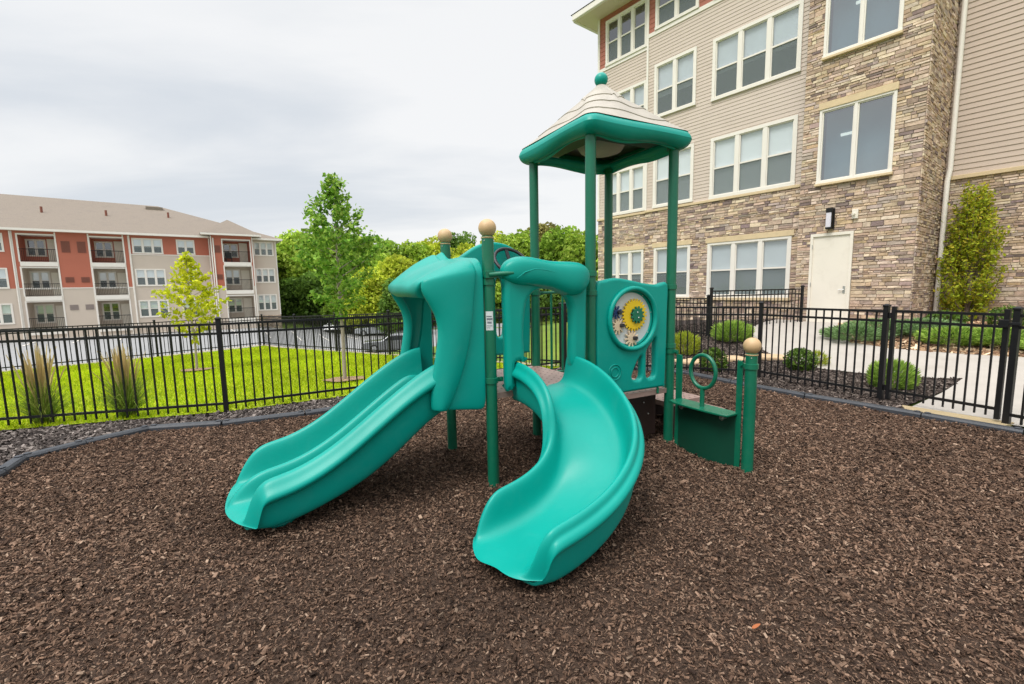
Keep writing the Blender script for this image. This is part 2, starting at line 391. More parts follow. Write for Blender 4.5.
PATH = [(4.78, 5.36), (6.62, 6.58), (6.0, 6.95), (5.65, 7.35), (5.35, 7.75), (5.2, 8.3), (5.15, 9.0), (5.3, 9.9), (5.9, 11.2), (7.0, 12.3), (7.75, 13.1), (8.75, 11.75), (7.6, 10.6), (6.85, 9.7), (6.75, 9.0), (7.0, 8.3), (7.55, 7.55), (8.3, 6.75), (9.2, 5.8), (9.6, 4.2), (6.6, 2.4), (5.27, 4.60)]
BED_R = [(1.06, 8.64), (2.5, 7.92), (2.15, 8.28), (2.99, 7.768), (3.39, 6.906), (3.928, 5.964), (4.56, 5.02), (4.74, 5.42), (6.62, 6.58), (6.0, 6.95), (5.65, 7.35), (5.35, 7.75), (5.2, 8.3), (5.15, 9.0), (5.3, 9.9), (5.9, 11.2), (7.0, 12.3), (7.75, 13.1), (6.0, 15.0), (4.3, 17.0), (3.6, 15.5), (2.2, 11.6)]
BED_R = [BED_R[0]]+BED_R[2:]
sheet('planting_bed', BED_R, M['bedmulch'], .010, .3, .004)
BED_B = [(8.75, 11.75), (7.6, 10.6), (6.85, 9.7), (6.75, 9.0), (7.0, 8.3), (7.55, 7.55), (8.3, 6.75), (9.2, 5.8), (13, 5.5), (16, 8.0), (14.3, 11.3), (11.3, 14.5), (9.45, 12.4)]
M['chipbed'] = groundmat('pale_chip_mulch', [(.32, .20, .12), (.16, .095, .06), (.50, .36, .23)], [40, 25], 1., 60)
sheet('chip_bed', BED_B, M['chipbed'], .012, .35, .004)
sheet('footpath', PATH, M['concrete'], .022, .3)
LAWN = [(-11.6, 4.1), (-6.24, 5.34), (-3.76, 5.93), (-1.37, 7.36), (.95, 8.79), (FC[0]+.1, FC[1]-.2), (-13.9, 12.2), (-17.5, 6.85), (-20, 3.1)]
sheet('lawn', LAWN, M['lawn'], .006, .4)
KERB = [(-20.35, 3.3), (-14.1, 12.35), (FC[0]-.1, FC[1]+.25), (.95, 8.95), (.8, 8.82), (FC[0]+.0, FC[1]-.05), (-13.82, 12.2), (-20.1, 3.2)]
sheet('lawn_edging', KERB, mat('pale_edging_concrete', (.45, .36, .25), .9), .03, .4)
PARK = [(-75, 18), (-46, 36.8), (-40.5, 37.0), (-24.5, 48.6), (-20, 60), (2, 62), (6, 40), (-2, 22), (-10.5, 21.5), (-15, 15.5), (-24, 3)]
sheet('parking_lot', PARK, M['asphalt'], .05, 1.0)
for k in range(11):                                            # painted bay lines in front of the far block
    a0_ = np.array([-38.0, 31.5])+np.array([.809, .588])*2.7*k; e_ = np.array([-.588, .809])*4.6; n_ = np.array([.809, .588])*.07
    sheet('bay_line', [tuple(a0_-n_), tuple(a0_+n_), tuple(a0_+e_+n_), tuple(a0_+e_-n_)], M['trim'], .075, 1.2)
a0_, b0_ = np.array([-48., 31.2]), np.array([-25.2, 47.8]); n_ = np.array([-.588, .809])
sheet('far_pavement', [tuple(a0_), tuple(b0_), tuple(b0_+n_*1.4), tuple(a0_+n_*1.4)], M['concrete'], .12, 1.5)
BACKLAWN = [(1.1, 8.78), (2.2, 11.6), (3.6, 15.5), (4.2, 17.2), (2.5, 20), (-2, 21.5), (-4.0, 17), (-2.5, 12.2), (.97, 9.2)]

# threshold under the gate
mb = MB(); mb.add([(4.78, 5.46, .0), (4.56, 5.12, .0), (4.93, 4.50, .0), (5.31, 4.68, .0), (4.78, 5.46, .034), (4.56, 5.12, .034), (4.93, 4.50, .034), (5.31, 4.68, .034)],
                  [(4, 5, 6, 7), (0, 1, 5, 4), (1, 2, 6, 5), (2, 3, 7, 6), (3, 0, 4, 7)])
struct(mb.build('gate_threshold', M['sill']))

# ------------------------------------------------------------------ chips, grass
def chips(name, poly, n, m, palette, box, size=(.012, .045), zoff=.016, fall=2.5, over=4, micro=False):
    x0, x1, y0, y1 = box
    X = rng.uniform(x0, x1, n*over); Y = rng.uniform(y0, y1, n*over)
    dd = np.hypot(X, Y)
    keep = inpoly(X, Y, poly) & (rng.random(len(X)) < np.clip((fall/np.maximum(dd, .5))**1.2, .03, 1))
    X, Y, dd = X[keep][:n], Y[keep][:n], dd[keep][:n]; k = len(X)
    ln = rng.gamma(3.0, (size[1]-size[0])/4.2, k)+size[0]; ln *= np.clip(dd/2.4, 1, 2.6)**.45
    wd = ln*rng.uniform(.28, .75, k); th = wd*rng.uniform(.15, .4, k)
    yaw = rng.uniform(0, 2*np.pi, k); pit = rng.normal(0, .42, k); rol = rng.normal(0, .6, k)
    cy, sy = np.cos(yaw), np.sin(yaw)
    u = np.stack([cy*np.cos(pit), sy*np.cos(pit), np.sin(pit)], 1)
    w0 = np.stack([-sy, cy, np.zeros(k)], 1); nn = np.cross(u, w0)
    w = w0*np.cos(rol)[:, None]+nn*np.sin(rol)[:, None]; nn = np.cross(u, w)
    c = np.stack([X, Y, hgt(X, Y)+zoff+rng.uniform(-.004, .016, k)+(micro_z(X, Y) if micro else 0)], 1)
    a, b, t = u*ln[:, None]/2, w*wd[:, None]/2, nn*th[:, None]/2
    tp = rng.uniform(.15, 1.0, k)[:, None]; tq = rng.uniform(.2, 1., k)[:, None]
    bd = nn*(ln*rng.normal(0, .10, k))[:, None]; sk = rng.uniform(.55, 1.05, (k, 1))
    P = [c-a-b*tp+t+bd, c+a*sk-b*tq+t, c+a*.9+b*tp*.9+t+bd, c-a*sk+b*tq+t, c-a-b*tp-t, c+a-b*tq-t, c+a*.9+b*tp*.9-t, c-a+b*tq-t]
    F = [(0, 1, 2, 3), (0, 4, 5, 1), (1, 5, 6, 2), (2, 6, 7, 3), (3, 7, 4, 0)]
    V = np.stack([np.stack([P[i] for i in f], 1) for f in F], 1).reshape(-1, 3)
    pal = np.array([q[0] for q in palette]); pr = np.array([q[1] for q in palette], float); pr /= pr.sum()
    col = pal[rng.choice(len(pal), k, p=pr)]*rng.uniform(.6, 1.45, (k, 1))
    if micro: col = col*patch_tone(X, Y)[:, None]
    return struct(bigmesh(name, V, 4, np.repeat(col, 5, axis=0), m), 'stuff')
PAL = [((.140, .086, .058), 5), ((.080, .048, .033), 4), ((.185, .120, .084), 3), ((.25, .175, .125), .7), ((.032, .020, .015), 2.4)]
chips('loose_mulch', PLAY, 400000, M['chip'], PAL, (-5.2, 6.2, .5, 8.3), (.0050, .0180), fall=4.0, over=9, micro=True)
PALB = [((.10, .082, .074), 5), ((.045, .037, .034), 4), ((.17, .145, .13), 3), ((.24, .205, .185), .8)]
chips('loose_bed_mulch', BED_L, 30000, M['chip'], PALB, (-9, 1.0, 2.5, 8.6), (.010, .034), fall=6, over=6)
chips('loose_planting_mulch', BED_R, 30000, M['chip'], [((c[0][0]*.85, c[0][1]*.80, c[0][2]*.76), c[1]) for c in PALB], (1, 8, 4.3, 13), (.010, .034), fall=7, over=6)
chips('loose_pale_chips', BED_B, 9000, M['chip'], [((.42, .27, .16), 4), ((.20, .12, .075), 3), ((.60, .45, .30), 2)], (6.6, 15, 5.5, 13), (.02, .08), fall=9)

def grass(name, poly, n, box, cols, h=(.03, .065), w=.008):
    X = rng.uniform(box[0], box[1], n*3); Y = rng.uniform(box[2], box[3], n*3)
    k = inpoly(X, Y, poly); X, Y = X[k][:n], Y[k][:n]; k = len(X)
    H = rng.uniform(h[0], h[1], k); yaw = rng.uniform(0, 6.283, k); W = w*rng.uniform(.7, 1.5, k)
    c = np.stack([X, Y, hgt(X, Y)+.004], 1); u = np.stack([np.cos(yaw), np.sin(yaw), np.zeros(k)], 1)*W[:, None]
    tip = c+np.stack([rng.normal(0, .022, k), rng.normal(0, .022, k), H], 1)
    V = np.stack([c-u, c+u, tip], 1).reshape(-1, 3)
    pal = np.array(cols); nz = .5+.5*np.sin(X*1.7+np.sin(Y*1.3))*np.sin(Y*1.1+X*.4)
    col = pal[rng.integers(0, len(pal), k)]*(.8+.35*nz)[:, None]*rng.uniform(.8, 1.2, (k, 1))
    return struct(bigmesh(name, V, 3, col, M['grassblade']), 'stuff')
GC = [(.40, .52, .006), (.50, .60, .010), (.32, .45, .006), (.56, .60, .04), (.24, .36, .008)]
grass('lawn_grass', LAWN, 150000, (-18, 1, 4, 18.2), GC)

# ------------------------------------------------------------------ play structure
PT = math.atan2(.47, .883)
S, D = .945, .90                                              # post spacing along the front, and front to back
play = thing('play_structure', 'teal and green playground climber with two slides and a small roofed tower', 'playground', (-.165, 3.41, 0), PT)
PR = .0445
def collar(z, x, y, r=PR, parent=None, ang=0):
    b = MB(); b.lathe([(r+.002, z-.022), (r+.009, z-.02), (r+.009, z+.02), (r+.002, z+.022)], (x, y, 0), 20)
    c, s = math.cos(ang), math.sin(ang)
    b.bar((x+c*r, y+s*r, z), (x+c*(r+.055), y+s*(r+.055), z), .018, .034)
    b.tube([(x+c*(r+.03)-s*.022, y+s*(r+.03)+c*.022, z), (x+c*(r+.03)+s*.022, y+s*(r+.03)-c*.022, z)], .008, 8)
    return b.build('clamp', M['metalgreen'], parent, smooth=40)
posts = {}
def make_post(key, x, y, top, ball, lab=None):
    b = MB(); b.lathe([(PR, -.1), (PR, top-.004), (PR-.004, top)], (x, y, 0), 24)
    p = b.build('post', M['metalgreen'], play, smooth=40); posts[key] = p
    if lab: p['label'] = lab
    if ball:
        c = MB(); c.lathe([(.036, -.03), (.05, -.012)]+[(.066*math.cos(t), .058+.066*math.sin(t)) for t in np.linspace(-1.05, 1.52, 14)], (x, y, top), 24)
        c.build('ball_cap', M['tan'], p, smooth=50)
        for k in (0, 2.1, 4.2):
            sc_ = MB(); sc_.ball((x+PR*math.cos(k+3.7), y+PR*math.sin(k+3.7), top-.035), .005, 8); sc_.build('screw', M['steel'], p, smooth=60)
    return p
make_post('P1', 0, 0, 1.935, True, 'green ball topped post with a white sticker between the slides')
make_post('P2', 0, D, 1.975, True)
make_post('P3', S, 0, 2.81, False); make_post('P4', 2*S, 0, 2.81, False)
make_post('P5', 2*S, D, 2.81, False); make_post('P6', S, D, 2.81, False)
make_post('P7', 2*S, -.835, 1.005, True, 'short green ball topped post at the counter panel')
for k, z, a in (('P1', 1.66, 0), ('P1', .86, 0), ('P1', 1.60, 2.6), ('P2', 1.68, -1.57), ('P2', .9, -1.57)):
    x, y = dict(P1=(0, 0), P2=(0, D))[k]; collar(z, x, y, parent=posts[k], ang=a)
for k, x, y, z, a in (('P3', S, 0, 1.66, math.pi), ('P3', S, 0, 1.50, 0), ('P3', S, 0, .8, 0), ('P4', 2*S, 0, 1.535, math.pi), ('P4', 2*S, 0, .98, math.pi), ('P4', 2*S, 0, .93, -1.57),
                      ('P7', 2*S, -.835, .90, 1.57), ('P5', 2*S, D, 1.5, math.pi), ('P6', S, D, 1.5, 0)):
    collar(z, x, y, parent=posts[k], ang=a)
# P1 bracket tube out to the arch (the long bolt seen at the top of the post)
b = MB(); b.tube([(-.02, -.055, 1.652), (.15, -.115, 1.664)], .017, 12); b.box(-.05, .05, -.062, -.03, 1.63, 1.675); b.build('bracket', M['metalgreen'], posts['P1'], smooth=40)
# sticker on P1, facing the camera
b = MB(); t = np.linspace(-.62, .62, 8)+math.atan2(-3.09, -1.457)
def patch(z0, z1, off, tt):
    rows = [[((PR+off)*math.cos(a), (PR+off)*math.sin(a), z) for a in tt] for z in (z0, z1)]
    return MB().loft(rows)
st = patch(1.245, 1.385, .0015, t).build('sticker', M['sticker'], posts['P1'], smooth=60)
ink = MB()
for z0, z1, u0, u1 in ((1.345, 1.352, .1, .8), (1.322, 1.336, .12, .9), (1.296, 1.31, .2, .75), (1.276, 1.281, .12, .85), (1.262, 1.266, .12, .6)):
    tt = t[0]+(t[-1]-t[0])*np.linspace(u0, u1, 6)
    rows = [[((PR+.003)*math.cos(a), (PR+.003)*math.sin(a), z) for a in tt] for z in (z0, z1)]
    ink.loft(rows)
ink.build('printed_lines', M['ink'], posts['P1'])

# decks
def deck(x0, x1, y0, y1, z, name='deck'):
    b = MB(); b.box(x0, x1, y0, y1, z-.045, z)
    for i in range(int((x1-x0)/.075)):
        for j in range(int((y1-y0)/.075)):
            b.lathe([(.009, z+.0008), (.0085, z+.0012)], (x0+.04+i*.075, y0+.04+j*.075, 0), 6)
    o = b.build(name, M['deck'], play); o.data.materials.append(M['deckdark'])          # drain holes: second slot of the same mesh
    for p in list(o.data.polygons)[6:]: p.material_index = 1
    return o
deck(.03, S+.0, .0, D+.01, .755)
deck(S+.03, 2*S+.03, -.01, D+.01, .575)
deck(2*S+.07, 2*S+.55, .06, D-.06, .40, 'step')
deck(2*S+.56, 2*S+.92, .06, D-.06, .22, 'step')
b = MB(); b.box(S+.08, 2*S-.05, .12, .14, .10, .53); o = b.build('riser', M['deckdark'], play)
for x in (1.15, 1.4, 1.68, 1.74):
    bb = MB(); bb.ball((x, .117, .43-.12*(x > 1.7)), .009, 10); bb.build('bolt', M['steel'], o, smooth=60)
b = MB(); b.box(2*S+.10, 2*S+.86, .10, .12, .02, .20); b.box(2*S+.10, 2*S+.52, .10, .12, .20, .354); b.build('step_frame', M['deckdark'], play)
b = MB(); b.box(2*S+.10, 2*S+.86, D-.12, D-.10, .02, .20); b.box(2*S+.10, 2*S+.52, D-.12, D-.10, .20, .354); b.build('step_frame', M['deckdark'], play)
b = MB(); b.box(S+.01, S+.03, .04, D-.04, .575, .712); b.build('riser', M['deckdark'], play)

# ---- double slide (left): a straight bed with three walls, lofted along -x
az = [-.30, -.38, -.5, -.62, -.75, -.9, -1.05, -1.2, -1.35, -1.47, -1.56, -1.64, -1.70, -1.75, -1.785, -1.81, -1.825]
fx = [-1.83, -1.7, -1.5, -1.3, -1.1, -.9, -.7, -.5, -.38, -.30]; fz = [.125, .133, .148, .20, .295, .43, .575, .70, .755, .765]
rows = []
for a in az:
    fl = float(spline(fx, fz, a))
    tl = max(0., (-a-1.53)/.295)                               # 0..1 through the run-out lip
    fl -= .012*tl**2
    k = max(0., 1-tl**2)**.9
    H = (.285-.03*sstep((-a-.9)/.5))*k; Hm = (.205-.02*sstep((-a-.9)/.5))*k*(1 if a > -1.3 else 1)
    if a > -.42: Hm *= .5
    th = (.055+.085*math.exp(-((a+.78)/.32)**2))*(1-tl)+.034
    ins = .02*tl
    prof = [(.10, -th), (.05+ins, -th*.9), (.022+ins, -th*.3), (.018, .32*H), (.016, .44*H), (-.026*k, .485*H), (-.048*k, .56*H), (-.044*k, .68*H), (-.006, .79*H), (.020, .95*H), (.05, H), (.078, .97*H),
            (.095, .8*H), (.108, .4*H), (.128, .10*H), (.165, .004), (.235, 0), (.31, 0), (.355, .008), (.388, .12*H+.005), (.405, .6*Hm), (.42, .93*Hm), (.45, Hm), (.48, .93*Hm), (.495, .6*Hm), (.512, .12*H+.005), (.545, .008), (.60, 0),
            (.67, 0), (.735, .004), (.772, .10*H), (.792, .4*H), (.805, .8*H), (.822, .97*H), (.85, H), (.876, .95*H), (.90, .79*H), (.90+.044*k, .68*H), (.90+.048*k, .56*H), (.90+.026*k, .485*H), (.884, .44*H), (.882, .32*H), (.878-ins, -th*.3), (.85-ins, -th*.9), (.80, -th)]
    rows.append([(a+tl**1.3*((.17 if y < .5 else .08)*abs((y-.5)/.48)**2.5)+.022*tl, y, fl+z) for y, z in prof])
last = rows[-1]; zm_ = np.mean([q[2] for q in last]); rows.append([(q[0]-.012, q[1]+(.45-q[1])*.015, q[2]+(zm_-q[2])*.75) for q in last])
b = MB(); b.loft(rows, close_u=True)
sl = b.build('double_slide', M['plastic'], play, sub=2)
for fy in (.26, .64):
    ft = MB(); ft.lathe([(.10, .0), (.115, .03), (.09, .075)], (-1.50, fy, .0), 20); ft.build('slide_foot', M['plastic'], sl, smooth=50)

# ---- canopy hood over the double slide
U = []
def arc(cx, cz, r, a0, a1, n): return [(cx+r*math.cos(t), cz+r*math.sin(t)) for t in np.linspace(R(a0), R(a1), n)]
rear = [(-.005, .635), (-.005, .8), (-.005, 1.0), (-.005, 1.2), (-.005, 1.3), (-.005, 1.38), (-.005, 1.46), (-.005, 1.55)]+arc(.115, 1.65, .12, 180, 90, 6)+[(.2, 1.775), (.3, 1.785), (.45, 1.80), (.6, 1.79), (.7, 1.80)]+arc(.785, 1.68, .12, 90, 0, 6)+[(.905, 1.55), (.905, 1.46), (.905, 1.38), (.905, 1.3), (.905, 1.2), (.905, 1.0), (.905, .8), (.905, .635)]
rear = [(y, z+.085*math.exp(-((y-.84)/.085)**2)*(z > 1.6)) for y, z in rear]
def front_ext(y, z):
    """how far the hood reaches out along -x, and where its lip lies, for a point of the rear arch"""
    if z < 1.56:
        e = float(spline([.6, .75, .95, 1.2, 1.3, 1.38, 1.46, 1.52, 1.56], [.455, .465, .435, .384, .384, .402, .445, .485, .50], z)); return e, z+(.055 if z < .7 else 0.)
    u = (y-.0)/.9
    e = .50+.035*math.sin(math.pi*np.clip(u, 0, 1))**.6
    dz = .21*sstep((z-1.56)/.2)
    return e, z-dz*(z-1.5)/.28
VS = [0, .12, .26, .38, .45, .485, .505, .53, .58, .68, .80, .91, 1.]
rows = []
def inward(y, z):
    if z < 1.60: return np.array([1. if y < .45 else -1., 0.])
    cy = np.clip(y, .16, .74); cz = 1.62; d = np.array([cy-y, cz-z-.02]); return d/np.linalg.norm(d)
for v0 in VS:
    row = []
    for i, (y, z) in enumerate(rear):
        e, zl = front_ext(y, z)
        cr = float(spline([.60, .9, 1.3, 1.62, 1.9], [.86, .56, .36, .17, .17], z))     # the curved crease down the side
        v = cr*v0/.5 if v0 <= .5 else cr+(1-cr)*(v0-.5)/.5
        zz = z+(zl-z)*v
        if z > 1.7: zz += .016*v*math.cos((y-.06)/.78*2*math.pi*2.5)*sstep((v-.3)/.6)
        n_ = inward(y, z); o = (.024 if v0 > .5 else 0)+(.022*math.sin(math.pi*min(1, (v0-.5)/.5)) if v0 > .5 else 0)
        r0_ = .052+.10*(y > .5)*(1-sstep((z-1.45)/.15)); row.append((-r0_-(e-r0_)*v, y-n_[0]*o, zz-n_[1]*o))
    rows.append(row)
for dx, dn in ((-.014, .018), (-.016, .045), (-.004, .070), (.03, .082), (.09, .082)):       # thick rolled lip
    row = []
    for i, (y, z) in enumerate(rear):
        n_ = inward(y, z); x, y1, z1 = rows[len(VS)-1][i]; top = sstep((z-1.5)/.2)
        lob = 1+.28*top*math.cos((y-.06)/.78*2*math.pi*2.5)
        row.append((x+dx*(.5+.5*top), y1+n_[0]*dn*(.55+.45*top), z1+n_[1]*dn*(.55+.45*top)*lob))
    rows.append(row)
b = MB(); b.loft(rows)
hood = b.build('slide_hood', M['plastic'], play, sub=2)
so = hood.modifiers.new('shell', 'SOLIDIFY'); so.thickness = .02; so.offset = 1
hood.modifiers.move(1, 0)
for bz in (.74, 1.12, 1.5):
    c = MB(); c.lathe([(.014, 0), (.014, .004), (.009, .008)], (0, 0, 0), 12)
    bo = c.build('bolt', M['steel'], hood, smooth=40); bo.location = (-.085, -.008, bz); bo.rotation_euler = (R(90), 0, 0)
# closing strip where hood meets the slide mouth (inner side tongues)
for y0, y1 in ((.02, .07), (.83, .88)):
    c = MB(); c.box(-.46, -.30, y0, y1, .70, .99); c.build('side_tongue', M['plastic'], hood, bev=.02)

# ---- curved slide (right)
bez = lambda p, t: (1-t)**3*p[0]+3*(1-t)**2*t*p[1]+3*(1-t)*t*t*p[2]+t**3*p[3]
dbz = lambda p, t: 3*(1-t)**2*(p[1]-p[0])+6*(1-t)*t*(p[2]-p[1])+3*t*t*(p[3]-p[2])
ex, ey, ang, h1, h2 = -.506, -1.001, 3.154, .689, 1.072
E_ = np.array([ex, ey]); CP = [np.array([.468, .03]), np.array([.468, -h1]), E_-np.array([math.cos(ang), math.sin(ang)])*h2, E_]
rows = []
for t in [0, .03, .08, .15, .23, .31, .39, .47, .55, .63, .71, .78, .84, .89, .92, .94, .955, .97, .983, .993, 1.0]:
    c = bez(CP, t); d = dbz(CP, t); d /= np.linalg.norm(d); n = np.array([-d[1], d[0]])
    z = min(.762, bez([.759, .825, .107, .115], t))
    zt = bez([.759, .825, .107, .115], t)+.230                  # wall top
    tl = max(0, (t-.915)/.085); k = max(0, 1-tl**2.4)**.8
    w = .268
    h = (zt-z)*k
    z -= .02*tl**2
    th = .06*(1-tl)+.045
    P = [(-.9*w, -th), (-1.02*w, -th*.8), (-1.07*w, 0), (-1.09*w, .32*h), (-1.095*w, .44*h), (-1.20*w, .49*h), (-1.25*w, .57*h), (-1.23*w, .69*h), (-1.12*w, .79*h), (-1.09*w, .92*h), (-1.02*w, h), (-.95*w, .97*h), (-.90*w, .82*h),
         (-.85*w, .45*h), (-.79*w, .16*h), (-.66*w, .025*h), (-.45*w, -.002), (-.15*w, -.006), (.15*w, -.006), (.45*w, -.002), (.66*w, .025*h), (.79*w, .16*h), (.86*w, .45*h), (.91*w, .82*h), (.95*w, .97*h), (1.02*w, h), (1.09*w, .92*h), (1.105*w, .80*h),
         (1.16*w, .76*h), (1.21*w, .71*h), (1.25*w, .60*h), (1.21*w, .50*h), (1.13*w, .46*h), (1.11*w, .32*h), (1.06*w, 0), (1.0*w, -th*.8), (.88*w, -th)]
    tl2 = max(0, (t-.9)/.1)
    P = [(math.copysign(w+(abs(q)-w)*(.25+.75*k), q) if abs(q) > w else q, zz) for q, zz in P]
    pull = lambda q: tl2**2*((.04-.07*min(1.1, abs(q/w))**2.3) if q < 0 else (-.02-.12*min(1.1, abs(q/w))**3.5))
    shr = 1-.04*tl2**3
    rows.append([(c[0]+n[0]*q*shr+d[0]*pull(q), c[1]+n[1]*q*shr+d[1]*pull(q), z+zz) for q, zz in P])
last = rows[-1]; zm_ = np.mean([q[2] for q in last]); rows.append([(q[0]-.012, q[1], q[2]+(zm_-q[2])*.75) for q in last])
b = MB(); b.loft([r[::-1] for r in rows], close_u=True)
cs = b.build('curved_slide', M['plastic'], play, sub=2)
for bx_, bz in ((.20, .84), (.735, .84)):
    c = MB(); c.lathe([(.013, 0), (.013, .004), (.008, .008)], (0, 0, 0), 12)
    bo = c.build('bolt', M['steel'], cs, smooth=40); bo.location = (bx_-.035 if bx_ < .5 else bx_+.035, .0, bz); bo.rotation_euler = (R(90), 0, 0)
ft = MB(); ft.lathe([(.13, .0), (.14, .03), (.11, .06)], (-.25, -1.0, 0), 20); ft.build('slide_foot', M['plastic'], cs, smooth=50)

# ---- arch over the curved slide
ol = [(.10, .80), (.14, .785), (.175, .80), (.18, .98), (.245, .985), (.262, 1.0), (.255, 1.2), (.268, 1.36), (.30, 1.47), (.38, 1.535), (.48, 1.54), (.58, 1.52), (.655, 1.47), (.695, 1.38), (.70, 1.2), (.695, 1.10), (.70, .92), (.775, .88),
      (.84, .92), (.852, 1.2), (.852, 1.4), (.855, 1.58), (.81, 1.66), (.6, 1.69), (.3, 1.72), (.12, 1.70), (.095, 1.55), (.10, 1.2)]
me = flat(smooth_loop(ol, 5), [], .10, .04, 4); me.transform(UPRIGHT); me.transform(Matrix.Translation((0, -.035, 0)))
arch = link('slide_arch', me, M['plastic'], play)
rows = []
xs = np.concatenate([[.075, .082, .10, .14], np.linspace(.2, .77, 14), [.82, .85, .866, .872]])
for x in xs:
    e = min(1, max(.02, (1-abs((x-.4735)/.3995)**7)))**.5
    zc = float(spline([.07, .15, .27, .5, .66, .8, .88], [1.672, 1.68, 1.678, 1.648, 1.620, 1.622, 1.64], x))
    rz = float(spline([.07, .15, .27, .5, .66, .8, .88], [.095, .108, .112, .110, .136, .13, .095], x))*e
    ry = float(spline([.07, .3, .5, .75, .94], [.085, .10, .10, .112, .095], x))*e
    rows.append([(x, -.055+ry*np.sign(math.cos(t))*abs(math.cos(t))**.75, zc+rz*np.sign(math.sin(t))*abs(math.sin(t))**.75) for t in np.linspace(0, 2*math.pi, 20, endpoint=False)])
b = MB(); b.loft(rows, close_u=True, cap=True); hd = b.build('header_beam', M['plastic'], arch, sub=1)
# moulded crease across the header's face
b = MB(); pts = [(.16, 1.625), (.23, 1.668), (.31, 1.69), (.40, 1.686), (.50, 1.664), (.60, 1.655)]
P3 = [(x, -.055-.098+.003, z) for x, z in pts]
b.tube(P3, [.001, .004, .005, .005, .004, .001], 8); b.build('moulded_rib', M['plastic'], hd, smooth=60)

# ---- gear panel between the tower's front posts
gc = (1.385, 1.262)
ol = [(.995, 1.565), (1.08, 1.605), (1.2, 1.622), (1.35, 1.605), (1.52, 1.575), (1.68, 1.56), (1.815, 1.565), (1.82, 1.3), (1.815, .9), (1.805, .62), (1.76, .60), (1.4, .60), (1.06, .60), (1.0, .62), (.992, .9), (.99, 1.3)]
def dense(p, n=6, r=None):
    out = []
    for i in range(len(p)):
        a, c = np.array(p[i]), np.array(p[(i+1) % len(p)])
        out += [a+(c-a)*t for t in np.linspace(0, 1, n, endpoint=False)]
    return out
slot1 = smooth_loop([(1.435, .70), (1.40, .72), (1.40, .76), (1.455, .87), (1.505, .92), (1.51, .85), (1.51, .74), (1.485, .70)], 4)
slot2 = smooth_loop([(1.60, .70), (1.568, .73), (1.565, .85), (1.57, .96), (1.64, 1.04), (1.675, 1.07), (1.68, .95), (1.68, .75), (1.65, .70)], 4)
me = flat(smooth_loop(ol, 4), [circ(gc[0], gc[1], .262, 56), slot1, slot2], .075, .024, 4)
me.transform(UPRIGHT); me.transform(Matrix.Translation((0, .004, 0)))
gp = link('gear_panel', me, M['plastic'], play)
b = MB(); b.tube([(gc[0]+.268*math.cos(t), -.045, gc[1]+.268*math.sin(t)) for t in np.linspace(0, 2*math.pi, 48, endpoint=False)], .022, 12, closed=True); b.build('window_rim', M['plastic'], gp, smooth=60)
b = MB(); b.tube([(gc[0]+.25*math.cos(t), .004, gc[1]+.25*math.sin(t)) for t in np.linspace(0, 2*math.pi, 48, endpoint=False)], .024, 10, closed=True); b.build('inner_ring', M['plastic'], gp, smooth=60)
me = flat(circ(gc[0], gc[1], .236, 48), [], .01, .003); me.transform(UPRIGHT); me.transform(Matrix.Translation((0, -.005, 0)))
pl = link('gear_window', me, M['gearplate'], gp)
def gear(cx, cz, r, teeth, y, m, name='gear', depth=.25, hole=None):
    pts = []
    for i in range(teeth):
        for q, k in ((0, 1-depth), (.28, 1-depth), (.42, 1.), (.72, 1.), (.86, 1-depth)):
            a = 2*math.pi*(i+q)/teeth; pts.append((cx+r*k*math.cos(a), cz+r*k*math.sin(a)))
    me = flat(pts, [circ(cx, cz, hole, 24)] if hole else [], .014, .002); me.transform(UPRIGHT); me.transform(Matrix.Translation((0, y, 0)))
    return link(name, me, m, pl)
gear(1.415, 1.295, .145, 26, -.024, M['yellow'], depth=.14, hole=.05); gear(1.435, 1.295, .078, 12, -.042, M['metalgreen'])
gear(1.205, 1.325, .06, 9, -.026, M['navy'], depth=.55); gear(1.228, 1.205, .075, 11, -.022, M['paletan'], depth=.45); gear(1.385, 1.085, .078, 11, -.022, M['paletan'], depth=.45)
for x, z in ((1.258, 1.21), (1.412, 1.088), (1.225, 1.325)):
    kb = MB(); kb.tube([(x, -.03, z), (x, -.06, z)], .018, 12); kb.build('gear_knob', M['blackplastic'], pl, smooth=40)
for px_, py_, pz_ in [(gc[0]+.243*math.cos(k*math.pi/4+.2), -.012, gc[1]+.243*math.sin(k*math.pi/4+.2)) for k in range(8)]+[(1.428, -.05, 1.318), (1.442, -.05, 1.27)]:
    kb = MB(); kb.ball((px_, py_, pz_), .008, 8); kb.build('bolt', M['steel'], pl, smooth=60)
for r in (.07, .042):
    b = MB(); b.tube([(1.185+r*math.cos(t), -.0355, -.0*0+.80+r*math.sin(t)) for t in np.linspace(0, 2*math.pi, 32, endpoint=False)], .004, 6, closed=True); b.build('moulded_circle', M['plastic'], gp, smooth=60)
b = MB(); b.tube([(1.72, -.02, .60), (1.72, -.02, .545)], .012, 8); b.build('panel_bracket', M['metalgreen'], gp)

